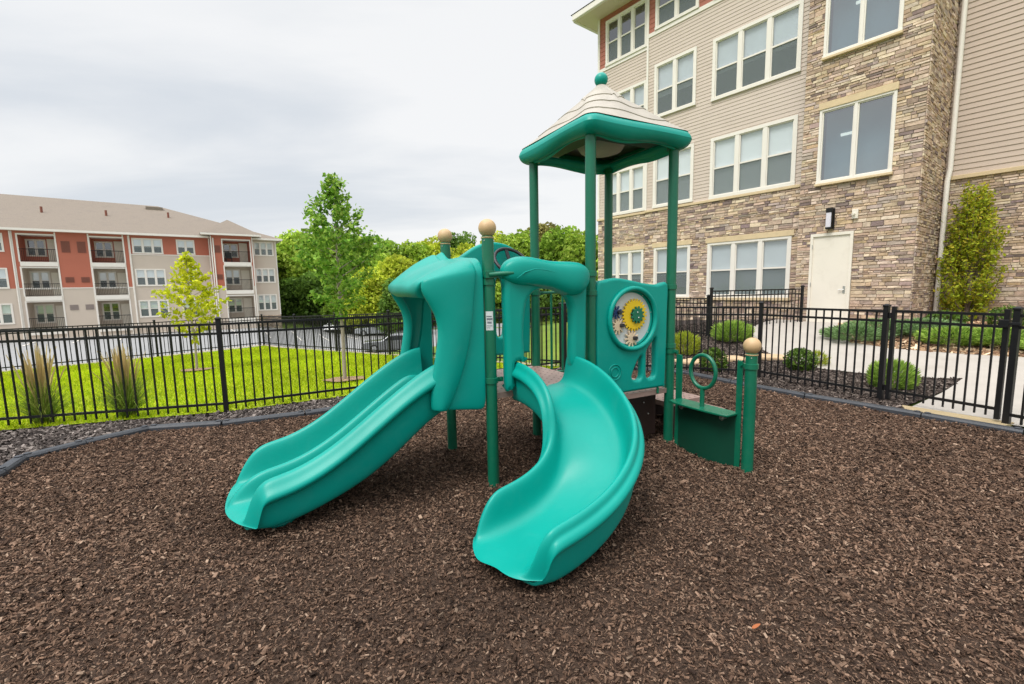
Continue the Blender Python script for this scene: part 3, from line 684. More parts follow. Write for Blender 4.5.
# ---- back panel with steering wheel
ol = [(.06, 1.0), (.07, .93), (.2, .90), (.5, .90), (.82, .90), (.86, .95), (.87, 1.4), (.868, 1.72), (.83, 1.82), (.74, 1.905), (.62, 1.97), (.47, 1.992), (.33, 1.965), (.2, 1.895), (.09, 1.80), (.06, 1.6)]
hs = []
for x in (.17, .33, .52, .69):
    hs.append(smooth_loop([(x+.005, 1.08), (x-.03, 1.12), (x-.04, 1.35), (x-.03, 1.6), (x+.0, 1.66), (x+.04, 1.6), (x+.055, 1.35), (x+.04, 1.12)], 4))
me = flat(smooth_loop(ol, 5), hs, .07, .024, 3); me.transform(UPRIGHT); me.transform(Matrix.Translation((0, D, 0)))
bp_ = link('wheel_panel', me, M['plastic'], play)
b = MB(); wc = np.array([.57, D-.20, 1.80]); ax_ = np.array([0, -.75, .66]); e1 = np.array([1., 0, 0]); e2 = np.cross(ax_, e1)
b.tube([wc+.165*(math.cos(t)*e1+math.sin(t)*e2) for t in np.linspace(0, 2*math.pi, 40, endpoint=False)], .016, 10, closed=True)
for k in range(3):
    a = R(90+120*k); b.bar(wc-ax_*.03, wc+.16*(math.cos(a)*e1+math.sin(a)*e2), .03, .016)
b.tube([wc+ax_*.01, wc-ax_*.20], .028, 12); b.build('steering_wheel', M['blackplastic'], bp_, smooth=50)

# ---- bar barrier at the tower's back and right
def barrier(x0, y0, x1, y1, za, zb, n, name):
    b = MB(); b.tube([(x0, y0, zb), (x1, y1, zb)], .014, 10); b.tube([(x0, y0, za), (x1, y1, za)], .014, 10)
    for i in range(1, n):
        t = i/n; b.tube([(x0+(x1-x0)*t, y0+(y1-y0)*t, za), (x0+(x1-x0)*t, y0+(y1-y0)*t, zb)], .013, 8)
    b.build(name, M['metalgreen'], play, smooth=40)
barrier(S+.05, D, 2*S-.05, D, .66, 1.5, 6, 'bar_barrier')

# ---- roof of the tower
rc = (1.5*S, D/2)
def sq(h, r, n=10):
    """rounded square outline, corner by corner"""
    out = []
    for q in range(4):
        a0 = q*90; cx, cy = (h-r)*[1, -1, -1, 1][q], (h-r)*[1, 1, -1, -1][q]
        for t in np.linspace(R(a0), R(a0+90), n): out.append((cx+r*math.cos(t), cy+r*math.sin(t)))
        nx_, ny_ = (h-r)*[-1, -1, 1, 1][q], (h-r)*[1, -1, -1, 1][q]
        e = np.array(out[-1]); f = np.array([nx_+r*math.cos(R(a0+90)), ny_+r*math.sin(R(a0+90))])
        for t in np.linspace(0, 1, 14)[1:-1]: out.append(tuple(e+(f-e)*t))
    return out
base = sq(.592, .085); K = len(base)
side_t = []
for q in range(4):
    side_t += [None]*10+list(np.linspace(0, 1, 14)[1:-1])
zb0 = 2.842
rows = []
for ph in np.linspace(0, 2*math.pi, 14, endpoint=False):
    row = []
    for i, (x, y) in enumerate(base):
        t = side_t[i] if side_t[i] is not None else (1 if i % 22 < 5 else 0)
        wv = math.sin(2*math.pi*t)                             # one lazy S per side
        dist = math.hypot(x, y); k = 1-.072*(1-math.cos(ph))/max(abs(x), abs(y))
        zz = zb0+(.078+.012*wv*(math.sin(ph) < 0))*math.sin(ph)-.004*wv
        row.append((rc[0]+x*k, rc[1]+y*k, zz))
    rows.append(row)
rows.append(rows[0])
b = MB(); b.loft([r_[::-1] for r_ in rows], close_u=True)
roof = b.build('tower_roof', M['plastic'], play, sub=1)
# inner skirt under the rim
rows = []
for z, k in ((2.83, .865), (2.775, .845), (2.752, .825), (2.76, .80), (2.86, .78)):
    row = []
    for i, (x, y) in enumerate(base):
        t = side_t[i] if side_t[i] is not None else (1 if i % 22 < 5 else 0)
        row.append((rc[0]+x*k, rc[1]+y*k, z-.022*math.sin(2*math.pi*t)*(z < 2.79)))
    rows.append(row)
b = MB(); b.loft(rows, close_u=True); b.build('roof_skirt', M['plastic'], roof, sub=1)
# tan hipped cover with stepped, wavy courses
rows = []
prof = [(0, 1.0, 2.875), (0, 1.0, 2.895)]
levels = [(.985, 2.905), (.79, 2.998), (.794, 3.005), (.57, 3.122), (.574, 3.129), (.35, 3.243), (.354, 3.250), (.14, 3.366), (.09, 3.395), (.075, 3.40)]
for li, (k, z) in enumerate(levels):
    row = []
    rr = .085+(1-k)*.10
    o = sq(.578*k, min(.57*k, rr*1.0+.02*(1-k)), 10)
    for i, (x, y) in enumerate(o):
        t = side_t[i] if side_t[i] is not None else (1 if i % 22 < 5 else 0)
        row.append((rc[0]+x, rc[1]+y, z+.012*math.sin(2*math.pi*t)*(k < .9)*(k > .2)))
    rows.append(row)
rr_ = []
for i, r_ in enumerate(rows):
    rr_.append(r_)
b = MB(); b.loft(rr_, close_u=True, cap=True); b.build('roof_cover', M['rooftan'], roof, smooth=24)
b = MB(); b.lathe([(.075, 3.35), (.055, 3.39), (.035, 3.40), (.035, 3.42)], (*rc, 0), 20); b.ball((*rc, 3.455), .062, 24); b.build('finial_ball', M['plastic'], roof, smooth=50)
b = MB(); b.lathe([(.22, 2.86), (.19, 2.815), (.13, 2.795), (.05, 2.79)], (*rc, 0), 28); b.build('under_cone', M['rooftan'], roof, smooth=50)
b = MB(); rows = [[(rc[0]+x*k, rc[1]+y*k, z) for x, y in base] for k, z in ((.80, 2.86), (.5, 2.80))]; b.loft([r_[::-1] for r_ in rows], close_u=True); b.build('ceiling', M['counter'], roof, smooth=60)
for x, y in ((S, 0), (2*S, 0), (2*S, D), (S, D)):
    b = MB(); b.lathe([(PR+.02, 2.77), (PR+.02, 2.80), (PR+.006, 2.806)], (x, y, 0), 20); b.build('post_socket', M['metalgreen'], roof, smooth=40)

# ---- counter panel at the right, with the hoop
ys = np.linspace(-.10, -.745, 14); X0 = 2*S
bow = lambda y: -.05*math.sin(math.pi*(y+.10)/(-.645))
rows = []
for off in (0, .012):
    for kz in (0, 1):
        pass
b = MB(); front = []; back = []
for y in ys:
    zb_ = .03+.035*((y+.42)/.32)**2-.02
    front.append([(X0+bow(y), y, zb_), (X0+bow(y), y, .478)]); back.append([(X0+bow(y)+.012, y, zb_), (X0+bow(y)+.012, y, .478)])
b.loft(front); b.loft([r_[::-1] for r_ in back]); b.loft([[f_[0], k_[0]] for f_, k_ in zip(front, back)][::-1])
cp = b.build('counter_panel', M['counter'], play, smooth=30)
tp = [(X0-.13, -.12), (X0-.155, -.2), (X0-.165, -.42), (X0-.155, -.64), (X0-.13, -.735), (X0+.03, -.735), (X0+.03, -.12)]
me = flat(tp, [], .018, .005); me.transform(Matrix.Translation((0, 0, .485))); ct = link('counter_top', me, M['metalgreen'], cp)
for y in (-.22, -.64):
    b = MB()
    b.tube([(X0-.05+bow(y)-.016*0, y, .44), (X0-.075, y, .44)], .02, 12); b.box(X0-.078+bow(y)*.5, X0+bow(y), y-.011, y+.011, .432, .478)
    b.build('angle_bracket', M['steel'], cp, smooth=40)
b = MB(); b.tube([(X0-.06, -.43+.128*math.cos(t), .80+.145*math.sin(t)) for t in np.linspace(0, 2*math.pi, 40, endpoint=False)], .017, 12, closed=True)
b.tube([(X0-.06, -.43, .49), (X0-.06, -.43, .66)], .02, 12); b.build('hoop', M['metalgreen'], cp, smooth=60)
for y0, y1, zt in ((-.155, -.085, .905), (-.765, -.715, .93)):
    me = flat(smooth_loop([(y0, .02), (y0, .4), (y0, zt-.04), (y0+.015, zt), (y1-.015, zt), (y1, zt-.04), (y1, .4), (y1, .02)], 3), [], .012, .004)
    me.transform(Matrix(((0, 0, 1, X0-.0), (1, 0, 0, 0), (0, 1, 0, 0), (0, 0, 0, 1)))); link('side_plate', me, M['metalgreen'], cp)

# ------------------------------------------------------------------ landscape timbers round the play area
def ts(pts): return [(pts[i], pts[i+1]) for i in range(len(pts)-1)]
TL = ['black plastic edging timber nearest the left edge of the picture', 'short black plastic timber at the sharp bend of the left edging', 'black edging timber just past the sharp left bend', 'black edging timber in front of the tall grass clumps', 'black edging timber below the left fence post', 'black edging timber ending behind the double slide', 'black edging timber hidden mostly behind the curved slide', 'black edging timber at the back of the mulch behind the tower posts']
TR = ['black edging timber behind the steps of the tower', 'black edging timber seen through the green hoop', 'black edging timber starting just right of the ball topped counter post', 'long black edging timber left of the gate sill', 'black edging timber lying in front of the sandy gate sill', 'black edging timber leaving the picture right of the gate', 'black edging timber running past the right edge of the picture', 'black edging timber farthest out on the right of the mulch']
for i, ((a, c), lab) in enumerate(list(zip(ts(BORDER_L), TL))+list(zip(ts(BORDER_R), TR))):
    L_ = math.hypot(c[0]-a[0], c[1]-a[1]); an = math.atan2(c[1]-a[1], c[0]-a[0])
    t = thing('edging_timber', lab, 'edging', (a[0], a[1], 0), an, 'black plastic timbers edging the mulch')
    b = MB(); sec = [(-.05, -.02), (-.05, .055), (-.036, .075), (.036, .075), (.05, .055), (.05, -.02)]
    b.loft([[(x, y, z) for y, z in sec] for x in (.006, L_-.006)], close_u=True, cap=True); b.build('beam', M['timber'], t, smooth=30)
    for sx in (.045, L_-.045):
        b = MB(); b.lathe([(.028, .076), (.03, .084), (.02, .088)], (sx, 0, 0), 12); b.build('stake_head', M['timber'], t, smooth=40)

# ------------------------------------------------------------------ fences
def fence_run(name, label, pts, H, zfun, root_label_cat='fence', sp=.112, pk=.016, skip_last=False, post_w=.055, group=None, rails=(.045, .165), bot=.13):
    t = thing(name, label, root_label_cat, (0, 0, 0), 0, group)
    b0 = None
    for i, p in enumerate(pts):
        z = float(zfun(*p))
        if 0 < i < len(pts)-1: an = math.atan2(pts[i+1][1]-pts[i-1][1], pts[i+1][0]-pts[i-1][0])
        else: q0, q1 = (pts[0], pts[1]) if i == 0 else (pts[-2], pts[-1]); an = math.atan2(q1[1]-q0[1], q1[0]-q0[0])
        b = MB(); w = post_w/2; c, s_ = math.cos(an), math.sin(an)
        sec = lambda w_, zz: [(p[0]+c*x*w_-s_*y*w_, p[1]+s_*x*w_+c*y*w_, zz) for x, y in ((-1, -1), (1, -1), (1, 1), (-1, 1))]
        b.loft([sec(w, z-.15), sec(w, z+H+.015), sec(w*1.25, z+H+.016), sec(w*1.25, z+H+.034), sec(w*.5, z+H+.05)], close_u=True, cap=True)
        b.build('post', M['black'], t, bev=.003)
    for a, c in ts(pts):
        za, zc = float(zfun(*a)), float(zfun(*c)); L_ = math.hypot(c[0]-a[0], c[1]-a[1]); n = max(2, int(round(L_/sp)))
        A, Cc = np.array([*a, za]), np.array([*c, zc]); b = MB()
        for dz in (H-rails[0], H-rails[1], bot): b.bar(A+(0, 0, dz), Cc+(0, 0, dz), .026, .03)
        for k in range(1, n):
            q = A+(Cc-A)*k/n; b.box(q[0]-pk/2, q[0]+pk/2, q[1]-pk/2, q[1]+pk/2, q[2]+.045, q[2]+H-rails[0]-.012)
        b.build('picket_panel', M['black'], t)
    return t
zn = lambda x, y: 0.
fence_run('metal_fence', 'black metal picket fence curving round the back of the mulch playground', FENCE_L, 1.215, zn)
fence_run('metal_fence', 'short black picket fence right of the gate, running off the picture', FENCE_R, 1.215, zn)
# gate
ga, gb = np.array(FENCE_L[-1]), np.array(FENCE_R[0]); gd = (gb-ga)/np.linalg.norm(gb-ga)
gate = thing('garden_gate', 'black metal picket gate above the sandy sill', 'gate', (ga[0], ga[1], 0), math.atan2(gd[1], gd[0]))
GL = float(np.linalg.norm(gb-ga)); x0, x1 = .085, GL-.075
for x in (x0, x1):
    b = MB(); b.box(x-.022, x+.022, -.022, .022, .06, 1.235); b.build('stile', M['black'], gate, bev=.003)
b = MB()
for z in (1.175, 1.05, .17): b.box(x0, x1, -.013, .013, z-.015, z+.015)
for k in range(1, 11):
    x = x0+(x1-x0)*k/11; b.box(x-.008, x+.008, -.008, .008, .085, 1.165)
b.build('picket_panel', M['black'], gate)
for z in (.20, 1.12):
    b = MB(); b.tube([(.045, .0, z-.035), (.045, .0, z+.035)], .017, 10); b.box(.02, x0, -.012, .012, z-.012, z+.012); b.build('hinge', M['black'], gate, smooth=40)
b = MB(); b.box(x1-.01, GL+.04, -.045, -.02, 1.07, 1.10); b.box(x1-.05, x1+.03, -.05, .03, 1.045, 1.125); b.build('latch', M['black'], gate, bev=.004)
far = [(-19.9, 3.2), (-16.9, 7.7), (-13.9, 12.2), (-11.9, 15.15), (FC[0], FC[1]), (-7.75, 16.23), (-5.57, 14.35), (-3.38, 12.47), (-1.2, 10.59), (.95, 8.75)]
fence_run('metal_fence', 'black picket fence along the far edge of the bright lawn', far, 1.215, lambda x, y: hgt(x, y), sp=.112)
rail = [(4.80, 10.95), (7.52, 11.80)]
fence_run('guard_rail', 'black guard railing in front of the triple ground floor window', rail, 1.165, lambda x, y: .27, 'railing')
fence_run('guard_rail', 'lower black guard railing running back from the corner post', [(4.76, 11.02), (3.95, 12.75), (3.1, 14.55)], 1.02, lambda x, y: .24, 'railing')

# ------------------------------------------------------------------ walls: siding, stone, windows
def intervals(s0, s1, za, zb, holes):
    cuts = [(h[0], h[1]) for h in holes if h[2] < zb-1e-4 and h[3] > za+1e-4]
    segs = [(s0, s1)]
    for c0, c1 in cuts:
        nxt = []
        for a, b in segs:
            if c1 <= a or c0 >= b: nxt.append((a, b))
            else:
                if c0 > a: nxt.append((a, c0))
                if c1 < b: nxt.append((c1, b))
        segs = nxt
    return [q for q in segs if q[1]-q[0] > .004]
def zbreaks(z0, z1, holes):
    z = {z0, z1}
    for h in holes: z |= {q for q in (h[2], h[3]) if z0 < q < z1}
    return sorted(z)
def siding(mb, s0, s1, z0, z1, y, holes, course=.102, lap=.010):
    zs = set(zbreaks(z0, z1, holes)); k = z0
    while k < z1: zs.add(round(k, 4)); k += course
    zs = sorted(zs)
    for za, zb in zip(zs[:-1], zs[1:]):
        if zb-za < 1e-3: continue
        fa = ((za-z0)/course) % 1.; fb = fa+(zb-za)/course
        if fa > .999: fa = 0.; fb = (zb-za)/course
        ya, yb = y+lap*(1-fa), y+lap*(1-min(1, fb))
        for a, b in intervals(s0, s1, za, zb, holes):
            mb.add([(a, ya, za), (b, ya, za), (b, yb, zb), (a, yb, zb)], [(1, 0, 3, 2)])
            if fa < .02: mb.add([(a, y, za), (b, y, za), (b, ya, za), (a, ya, za)], [(0, 1, 2, 3)])
STONES = [(lin(196, 175, 153), 4), (lin(209, 191, 170), 2.8), (lin(182, 159, 141), 2.8), (lin(163, 143, 131), 2.0), (lin(132, 116, 112), 1.1), (lin(190, 166, 139), 1.4), (lin(176, 160, 148), 1.8)]
SP = np.array([q[1] for q in STONES]); SP = SP/SP.sum()
def stone(mb, back, s0, s1, z0, z1, y, holes, mapf=None, rngs=np.random.default_rng(3)):
    mapf = mapf or (lambda p: p)
    for za, zb in ts(zbreaks(z0, z1, holes)):
        z = za
        while z < zb-1e-3:
            h = rngs.choice([.045, .06, .075, .09, .12], p=[.2, .3, .25, .15, .1])
            if zb-z-h < .05: h = zb-z
            for a, b in intervals(s0, s1, z, z+h, holes):
                x = a
                while x < b-1e-3:
                    w = rngs.uniform(.08, .33)*(1.1 if h > .08 else .95)
                    if b-x-w < .08: w = b-x
                    if h > .10 and rngs.random() < .35: parts = [(z, z+h*.5), (z+h*.5, z+h)]
                    else: parts = [(z, z+h)]
                    for pa, pb in parts:
                        g = .003; d = rngs.uniform(.012, .027); j = lambda: rngs.uniform(-.008, .008)
                        col = np.array(STONES[rngs.choice(len(STONES), p=SP)][0][:3])*rngs.uniform(.84, 1.14)*np.array([1, rngs.uniform(.96, 1.03), rngs.uniform(.92, 1.06)])
                        c4 = [(x+g, pa+g), (x+w-g, pa+g), (x+w-g, pb-g), (x+g, pb-g)]
                        v = [(q[0], y-.005, q[1]) for q in c4]+[(q[0]+j()*.6+(.006 if k in (0, 3) else -.006), y+d+j(), q[1]+j()*.6+(.005 if k < 2 else -.005)) for k, q in enumerate(c4)]
                        mb.add([mapf(q) for q in v], [(7, 6, 5, 4), (4, 5, 1, 0), (5, 6, 2, 1), (6, 7, 3, 2), (7, 4, 0, 3)], col)
                    x += w
                back.add([mapf(q) for q in [(a, y, z), (b, y, z), (b, y, z+h), (a, y, z+h)]], [(1, 0, 3, 2)])
            z += h
def window(root, s0, s1, z0, z1, n, y, rail_mid=True, casing=.09, blind=.0, mull=.11, screen=True, frame='trim', shade='blind', glass='glass', sgn=1, dark=False, label=None):
    """casing, mullions and rails in one mesh; pane, blind and insect screen as sub-parts. sgn=+1: outward is +y"""
    Y = lambda o: (y+sgn*o)
    def bx(mb, a, b, o0, o1, c, d): mb.box(a, b, min(Y(o0), Y(o1)), max(Y(o0), Y(o1)), c, d)
    f = MB()
    bx(f, s0, s1, -.06, .035, z1-casing, z1); bx(f, s0-.01, s1+.01, -.06, .05, z0, z0+casing*.9)
    bx(f, s0, s0+casing, -.06, .034, z0+casing*.9, z1-casing); bx(f, s1-casing, s1, -.06, .034, z0+casing*.9, z1-casing)
    W = (s1-s0-2*casing-(n-1)*mull)/n; cells = []
    for i in range(n):
        a = s0+casing+i*(W+mull); cells.append((a, a+W))
        if i: bx(f, a-mull, a, -.06, .030, z0+casing*.9, z1-casing)
    za, zb = z0+casing*.9, z1-casing; zm = (za+zb)/2
    for a, b in cells:
        bx(f, a, a+.028, -.05, .006, za, zb); bx(f, b-.028, b, -.05, .006, za, zb); bx(f, a+.028, b-.028, -.05, .006, zb-.03, zb); bx(f, a+.028, b-.028, -.05, .006, za, za+.035)
        if rail_mid: bx(f, a+.028, b-.028, -.05, .012, zm-.022, zm+.022)
    fr = f.build('window', M[frame], root)
    if label: fr['label'] = label
    p = MB(); bl = MB(); scn = MB()
    for a, b in cells:
        q = [(a+.028, Y(-.022), za+.035), (b-.028, Y(-.022), za+.035), (b-.028, Y(-.022), zb-.03), (a+.028, Y(-.022), zb-.03)]
        p.add(q, [(1, 0, 3, 2) if sgn > 0 else (0, 1, 2, 3)])
        if blind > 0:
            zl = zb-(zb-za)*blind
            bl.add([(a, Y(-.075), zl), (b, Y(-.075), zl), (b, Y(-.075), zb), (a, Y(-.075), zb)], [(1, 0, 3, 2) if sgn > 0 else (0, 1, 2, 3)]); bl.box(a, b, min(Y(-.07), Y(-.09)), max(Y(-.07), Y(-.09)), zl-.03, zl)
        if screen and rail_mid:
            scn.add([(a+.028, Y(-.012), za+.035), (b-.028, Y(-.012), za+.035), (b-.028, Y(-.012), zm-.022), (a+.028, Y(-.012), zm-.022)], [(1, 0, 3, 2) if sgn > 0 else (0, 1, 2, 3)])
    p.build('pane', M[glass], fr)
    if bl.n: bl.build('blind', M[shade], fr)
    if scn.n: scn.build('insect_screen', M['screen'], fr)
    return fr
m = bpy.data.materials.new('insect_screen'); m.use_nodes = True; nt = m.node_tree; nt.nodes.clear()
o_ = nt.nodes.new('ShaderNodeOutputMaterial'); a_ = nt.nodes.new('ShaderNodeBsdfTransparent'); d_ = nt.nodes.new('ShaderNodeBsdfDiffuse'); x_ = nt.nodes.new('ShaderNodeMixShader')
d_.inputs[0].default_value = (.19, .22, .225, 1); x_.inputs[0].default_value = .6
nt.links.new(a_.outputs[0], x_.inputs[1]); nt.links.new(d_.outputs[0], x_.inputs[2]); nt.links.new(x_.outputs[0], o_.inputs[0]); M['screen'] = m

# ---- right-hand apartment building: local x along the facade (away), y outward, z up
rb = thing('apartment_building', 'tall beige apartment block with stone tower beside the playground', 'building', (p0[0], p0[1], 0), TA)
WINS = [  # s0, s1, z0, z1, panes, blind, look
    (.04, 2.42, 1.13, 2.84, 3, .97, 'GF'), (3.0, 4.36, 1.13, 2.86, 2, .55, 'GF'), (4.85, 6.62, 1.13, 2.86, 3, .6, 'GF'),
    (.04, 2.42, 4.14, 5.93, 3, .98, ''), (2.97, 4.44, 4.17, 5.95, 2, .98, ''), (4.83, 6.62, 4.17, 5.78, 3, .98, ''),
    (.04, 2.44, 7.0, 8.74, 3, .55, ''), (2.96, 4.45, 7.08, 8.78, 2, .6, ''), (4.83, 6.62, 6.98, 8.50, 3, .9, ''),
    (.04, 2.44, 9.84, 11.15, 3, .3, ''), (2.93, 4.45, 9.85, 11.15, 2, .0, ''), (4.83, 6.62, 9.55, 11.1, 3, .0, '')]
hol = [(a+.03, b-.03, c+.03, d-.03) for a, b, c, d, *_ in WINS]
YL = -.10
main_h = [h for h in hol if h[0] < 4.7]; left_h = [h for h in hol if h[0] > 4.7]
mb = MB(); siding(mb, -.2, 4.70, 4.14, 9.72, 0, main_h); siding(mb, 4.76, 6.93, 4.14, 9.44, YL, left_h); mb.build('wall', M['siding'], rb)
mb = MB(); siding(mb, -.2, 4.70, 9.84, 11.3, 0, main_h, .15); siding(mb, 4.76, 6.93, 9.55, 11.3, YL, left_h, .15); mb.build('red_wall', M['red'], rb)
mb = MB(); mb.box(4.70, 4.77, YL-.02, .035, 4.15, 11.3); mb.box(6.91, 7.0, YL-.3, YL+.035, 4.15, 11.3); mb.box(-.2, 4.70, -.02, .03, 9.72, 9.84); mb.box(4.77, 6.91, YL-.02, YL+.03, 9.44, 9.55); mb.build('corner_trim', M['trim'], rb)
mb = MB(); bk = MB()
lint = [(h[0], h[1], h[2], h[3]+.16) for h in hol if h[3] < 3]
stone(mb, bk, -.2, 4.74, -.3, 4.06, .02, [h for h in lint if h[0] < 4.7]); stone(mb, bk, 4.74, 6.97, -.3, 4.06, YL+.02, [h for h in lint if h[0] > 4.7])
TW = (-2.58, -.2, .30)                                        # tower
tw_win = [(-2.07, -.57, 4.0, 5.78), (-2.07, -.57, 6.98, 8.75), (-2.07, -.57, 9.86, 11.6)]
tw_h = [(a+.03, b-.03, c+.03, d+.17) for a, b, c, d in tw_win]+[(-1.43, -.52, -.3, 2.77)]
stone(mb, bk, TW[0], TW[1], -.3, 12.6, TW[2], tw_h)
ret = lambda p: (TW[0]-(p[1]-TW[2]), p[0], p[2])             # the tower's right cheek: runs back along -y
stone(mb, bk, -2.0, TW[2]+.035, -.3, 12.6, TW[2], [], ret)
stone(mb, bk, -11.5, TW[0], -.3, 3.98, -2.0, [])
sw = mb.build('stone_veneer', M['stone'], rb); bk.build('mortar_bed', M['mortar'], sw)
mb = MB(); siding(mb, -11.5, TW[0]-.02, 4.08, 12.3, -2.0, [], .127, .016); mb.build('wing_wall', M['sidingdark'], rb)
mb = MB(); mb.box(-.2, 4.76, -.02, .075, 4.06, 4.135); mb.box(4.76, 7.0, YL-.02, YL+.075, 4.06, 4.135); mb.box(-11.5, TW[0]-.04, -2.02, -1.925, 3.98, 4.075)
mb.build('stone_ledge', M['cream'], rb, bev=.008)
for h in [q for q in WINS if q[3] < 3]:
    yy = YL if h[0] > 4.7 else 0
    mb = MB(); mb.box(h[0]-.06, h[1]+.06, yy-.05, yy+.07, h[3]-.02, h[3]+.135); mb.build('lintel', M['cream'], rb, bev=.006)
    mb = MB(); mb.box(h[0]-.04, h[1]+.04, yy-.05, yy+.09, h[2]-.06, h[2]+.02); mb.build('sill', M['cream'], rb, bev=.006)
for a, b_, c, d, n, bl, k in WINS:
    window(rb, a, b_, c, d, n, (YL if a > 4.7 else 0)+(.02 if k else .012), blind=bl, shade='blind2' if k or c > 6.9 else 'blind')
for (a, b_, c, d) in tw_win:
    w_ = window(rb, a, b_, c, d, 2, TW[2]+.02, rail_mid=False, casing=.055, mull=.06, blind=0, glass='glassblue')
    mb = MB(); mb.box(a-.02, b_+.02, TW[2]-.03, TW[2]+.075, d-.01, d+.15); mb.build('lintel', M['cream'], rb, bev=.006)
    mb = MB(); mb.box(a-.02, b_+.02, TW[2]-.03, TW[2]+.10, c-.055, c+.0); mb.build('sill', M['cream'], rb, bev=.006)
    mb = MB(); mb.add([(a, TW[2]-.45, c), (b_, TW[2]-.45, c), (b_, TW[2]-.45, d), (a, TW[2]-.45, d)], [(1, 0, 3, 2)]); mb.build('room_wall', M['blindshade'], w_)
    mb = MB(); o_l = .12 if c < 5 else -.03; mb.box(-1.28+o_l, -1.02+o_l, TW[2]-.44, TW[2]-.40, c+1.16, c+1.22); mb.build('ceiling_light', M['lamp'], w_)
# door
mb = MB(); y = TW[2]; mb.box(-1.43, -.52, y-.06, y+.055, 2.70, 2.77); mb.box(-1.43, -1.37, y-.06, y+.055, .3, 2.70); mb.box(-.58, -.52, y-.06, y+.055, .3, 2.70)
fr = mb.build('door', M['doorpaint'], rb)
mb = MB(); mb.box(-1.37, -.58, y-.03, y+.02, .3, 2.70); mb.build('door_leaf', M['doorpaint'], fr)
mb = MB(); mb.tube([(-1.30, y+.02, 1.36), (-1.30, y+.06, 1.36), (-1.19, y+.065, 1.36)], .012, 8); mb.box(-1.325, -1.275, y+.02, y+.028, 1.27, 1.45); mb.build('handle', M['steel'], fr, smooth=40)
for z in (.75, 1.5, 2.45):
    mb = MB(); mb.tube([(-.575, y+.06, z-.05), (-.575, y+.06, z+.05)], .012, 8); mb.build('hinge', M['steel'], fr, smooth=40)
# wall lamp and small fixture
mb = MB(); mb.box(-1.02, -.84, y+.03, y+.07, 2.86, 3.36); mb.box(-1.0, -.86, y+.07, y+.17, 2.86, 2.90); mb.box(-1.0, -.86, y+.07, y+.17, 3.26, 3.36); mb.box(-1.0, -.985, y+.07, y+.17, 2.9, 3.26); wl = mb.build('wall_lamp', M['black'], rb, bev=.006)
mb = MB(); mb.box(-.98, -.865, y+.07, y+.16, 2.90, 3.26); mb.build('lamp_diffuser', mat('milky_diffuser', (.62, .60, .66), .4), wl, bev=.01)
mb = MB(); mb.box(-1.50, -1.38, y+.03, y+.08, 3.05, 3.27); mb.tube([(-1.42, y+.08, 3.16), (-1.42, y+.16, 3.15)], .03, 12); mb.build('fixture_box', M['doorpaint'], rb, bev=.006)
# downpipe, roof, core
mb = MB(); mb.tube([(TW[0]-.12, -1.88, 12.3), (TW[0]-.12, -1.88, 4.25), (TW[0]-.10, -1.80, 3.95), (TW[0]-.10, -1.80, .35)], .055, 10); mb.build('downpipe', M['trim'], rb, smooth=50)
mb = MB(); mb.box(-11.5, 6.6, -14, -.55, -.3, 12.3); mb.box(-2.5, -.25, -.56, -.2, -.3, 12.3); mb.box(-11.5, -2.62, -2.6, -2.03, -.3, 12.2) if False else None
core = MB(); core.box(-2.2, 6.9, -14, -.55, -.3, 11.35); core.box(-2.5, -.25, -.55, -.2, -.3, 12.5); core.box(-11.45, -2.2, -14, -2.04, -.3, 12.2); core.build('inner_wall', M['core'], rb)
mb = MB(); mb.add([(6.95, YL, -.3), (6.95, -14, -.3), (6.95, -14, 11.3), (6.95, YL, 11.3)], [(0, 1, 2, 3)]); mb.build('end_wall', M['siding'], rb)
mb = MB(); mb.box(-.2, 7.52, -14.6, .62, 11.30, 11.36); mb.build('soffit', M['soffit'], rb)
mb = MB(); mb.box(-.2, 7.56, .60, .72, 11.28, 11.48); mb.box(7.50, 7.62, -14.6, .60, 11.28, 11.48); gt = mb.build('gutter', M['trim'], rb, bev=.02)
mb = MB(); mb.add([(-.2, .74, 11.49), (7.62, .74, 11.49), (7.62, -14.6, 11.49), (-.2, -14.6, 11.49), (2.0, -6.9, 14.6), (-.2, -6.9, 14.6)], [(0, 1, 4, 5), (1, 2, 4), (2, 3, 5, 4), (3, 0, 5)]); mb.build('roof', M['shingle'], rb)
mb = MB(); mb.box(-2.9, .1, -13, .6, 12.6, 12.8); mb.build('tower_parapet', M['cream'], rb)
mb = MB(); mb.box(-11.6, -2.9, -14, -1.4, 12.3, 12.5); mb.build('wing_roof', M['shingle'], rb)

# ------------------------------------------------------------------ left-hand apartment building: x along facade, y INTO the building
LA = R(36); la0 = np.array([-40.132, 38.])
lb = thing('apartment_building', 'three storey rust red and beige apartment block with balconies beyond the lawn', 'building', (la0[0], la0[1], 0), LA)
def panel_wall(mb, s0, s1, z0, z1, y, holes=()):
    for za, zb in ts(zbreaks(z0, z1, holes)):
        for a, b in intervals(s0, s1, za, zb, holes): mb.add([(a, y, za), (b, y, za), (b, y, zb), (a, y, zb)], [(0, 1, 2, 3)])
ZF = [(4.53, 6.78), (1.67, 4.08), (-1.2, 1.25)]
ZW = [(5.40, 6.80), (2.44, 4.02), (-.45, 1.15)]
lw = []
for z0, z1 in ZW: lw += [(7.12, 9.35, z0, z1, 3), (10.38, 11.82, z0, z1, 2), (-3.0, -.9, z0-.1, z1, 3), (-7.2, -5.0, z0-.1, z1, 3)]
lh = [(a, b, c, d) for a, b, c, d, _ in lw]
bays = [(-.09, 2.1), (4.27, 6.5)]
bh = [(a, b, c, d) for a, b in bays for c, d in ZF]
be, rd = MB(), MB()
panel_wall(be, -12, -.39, -3.6, 2.34, 0, lh); panel_wall(rd, -12, -.39, 2.34, 7.05, 0, lh)
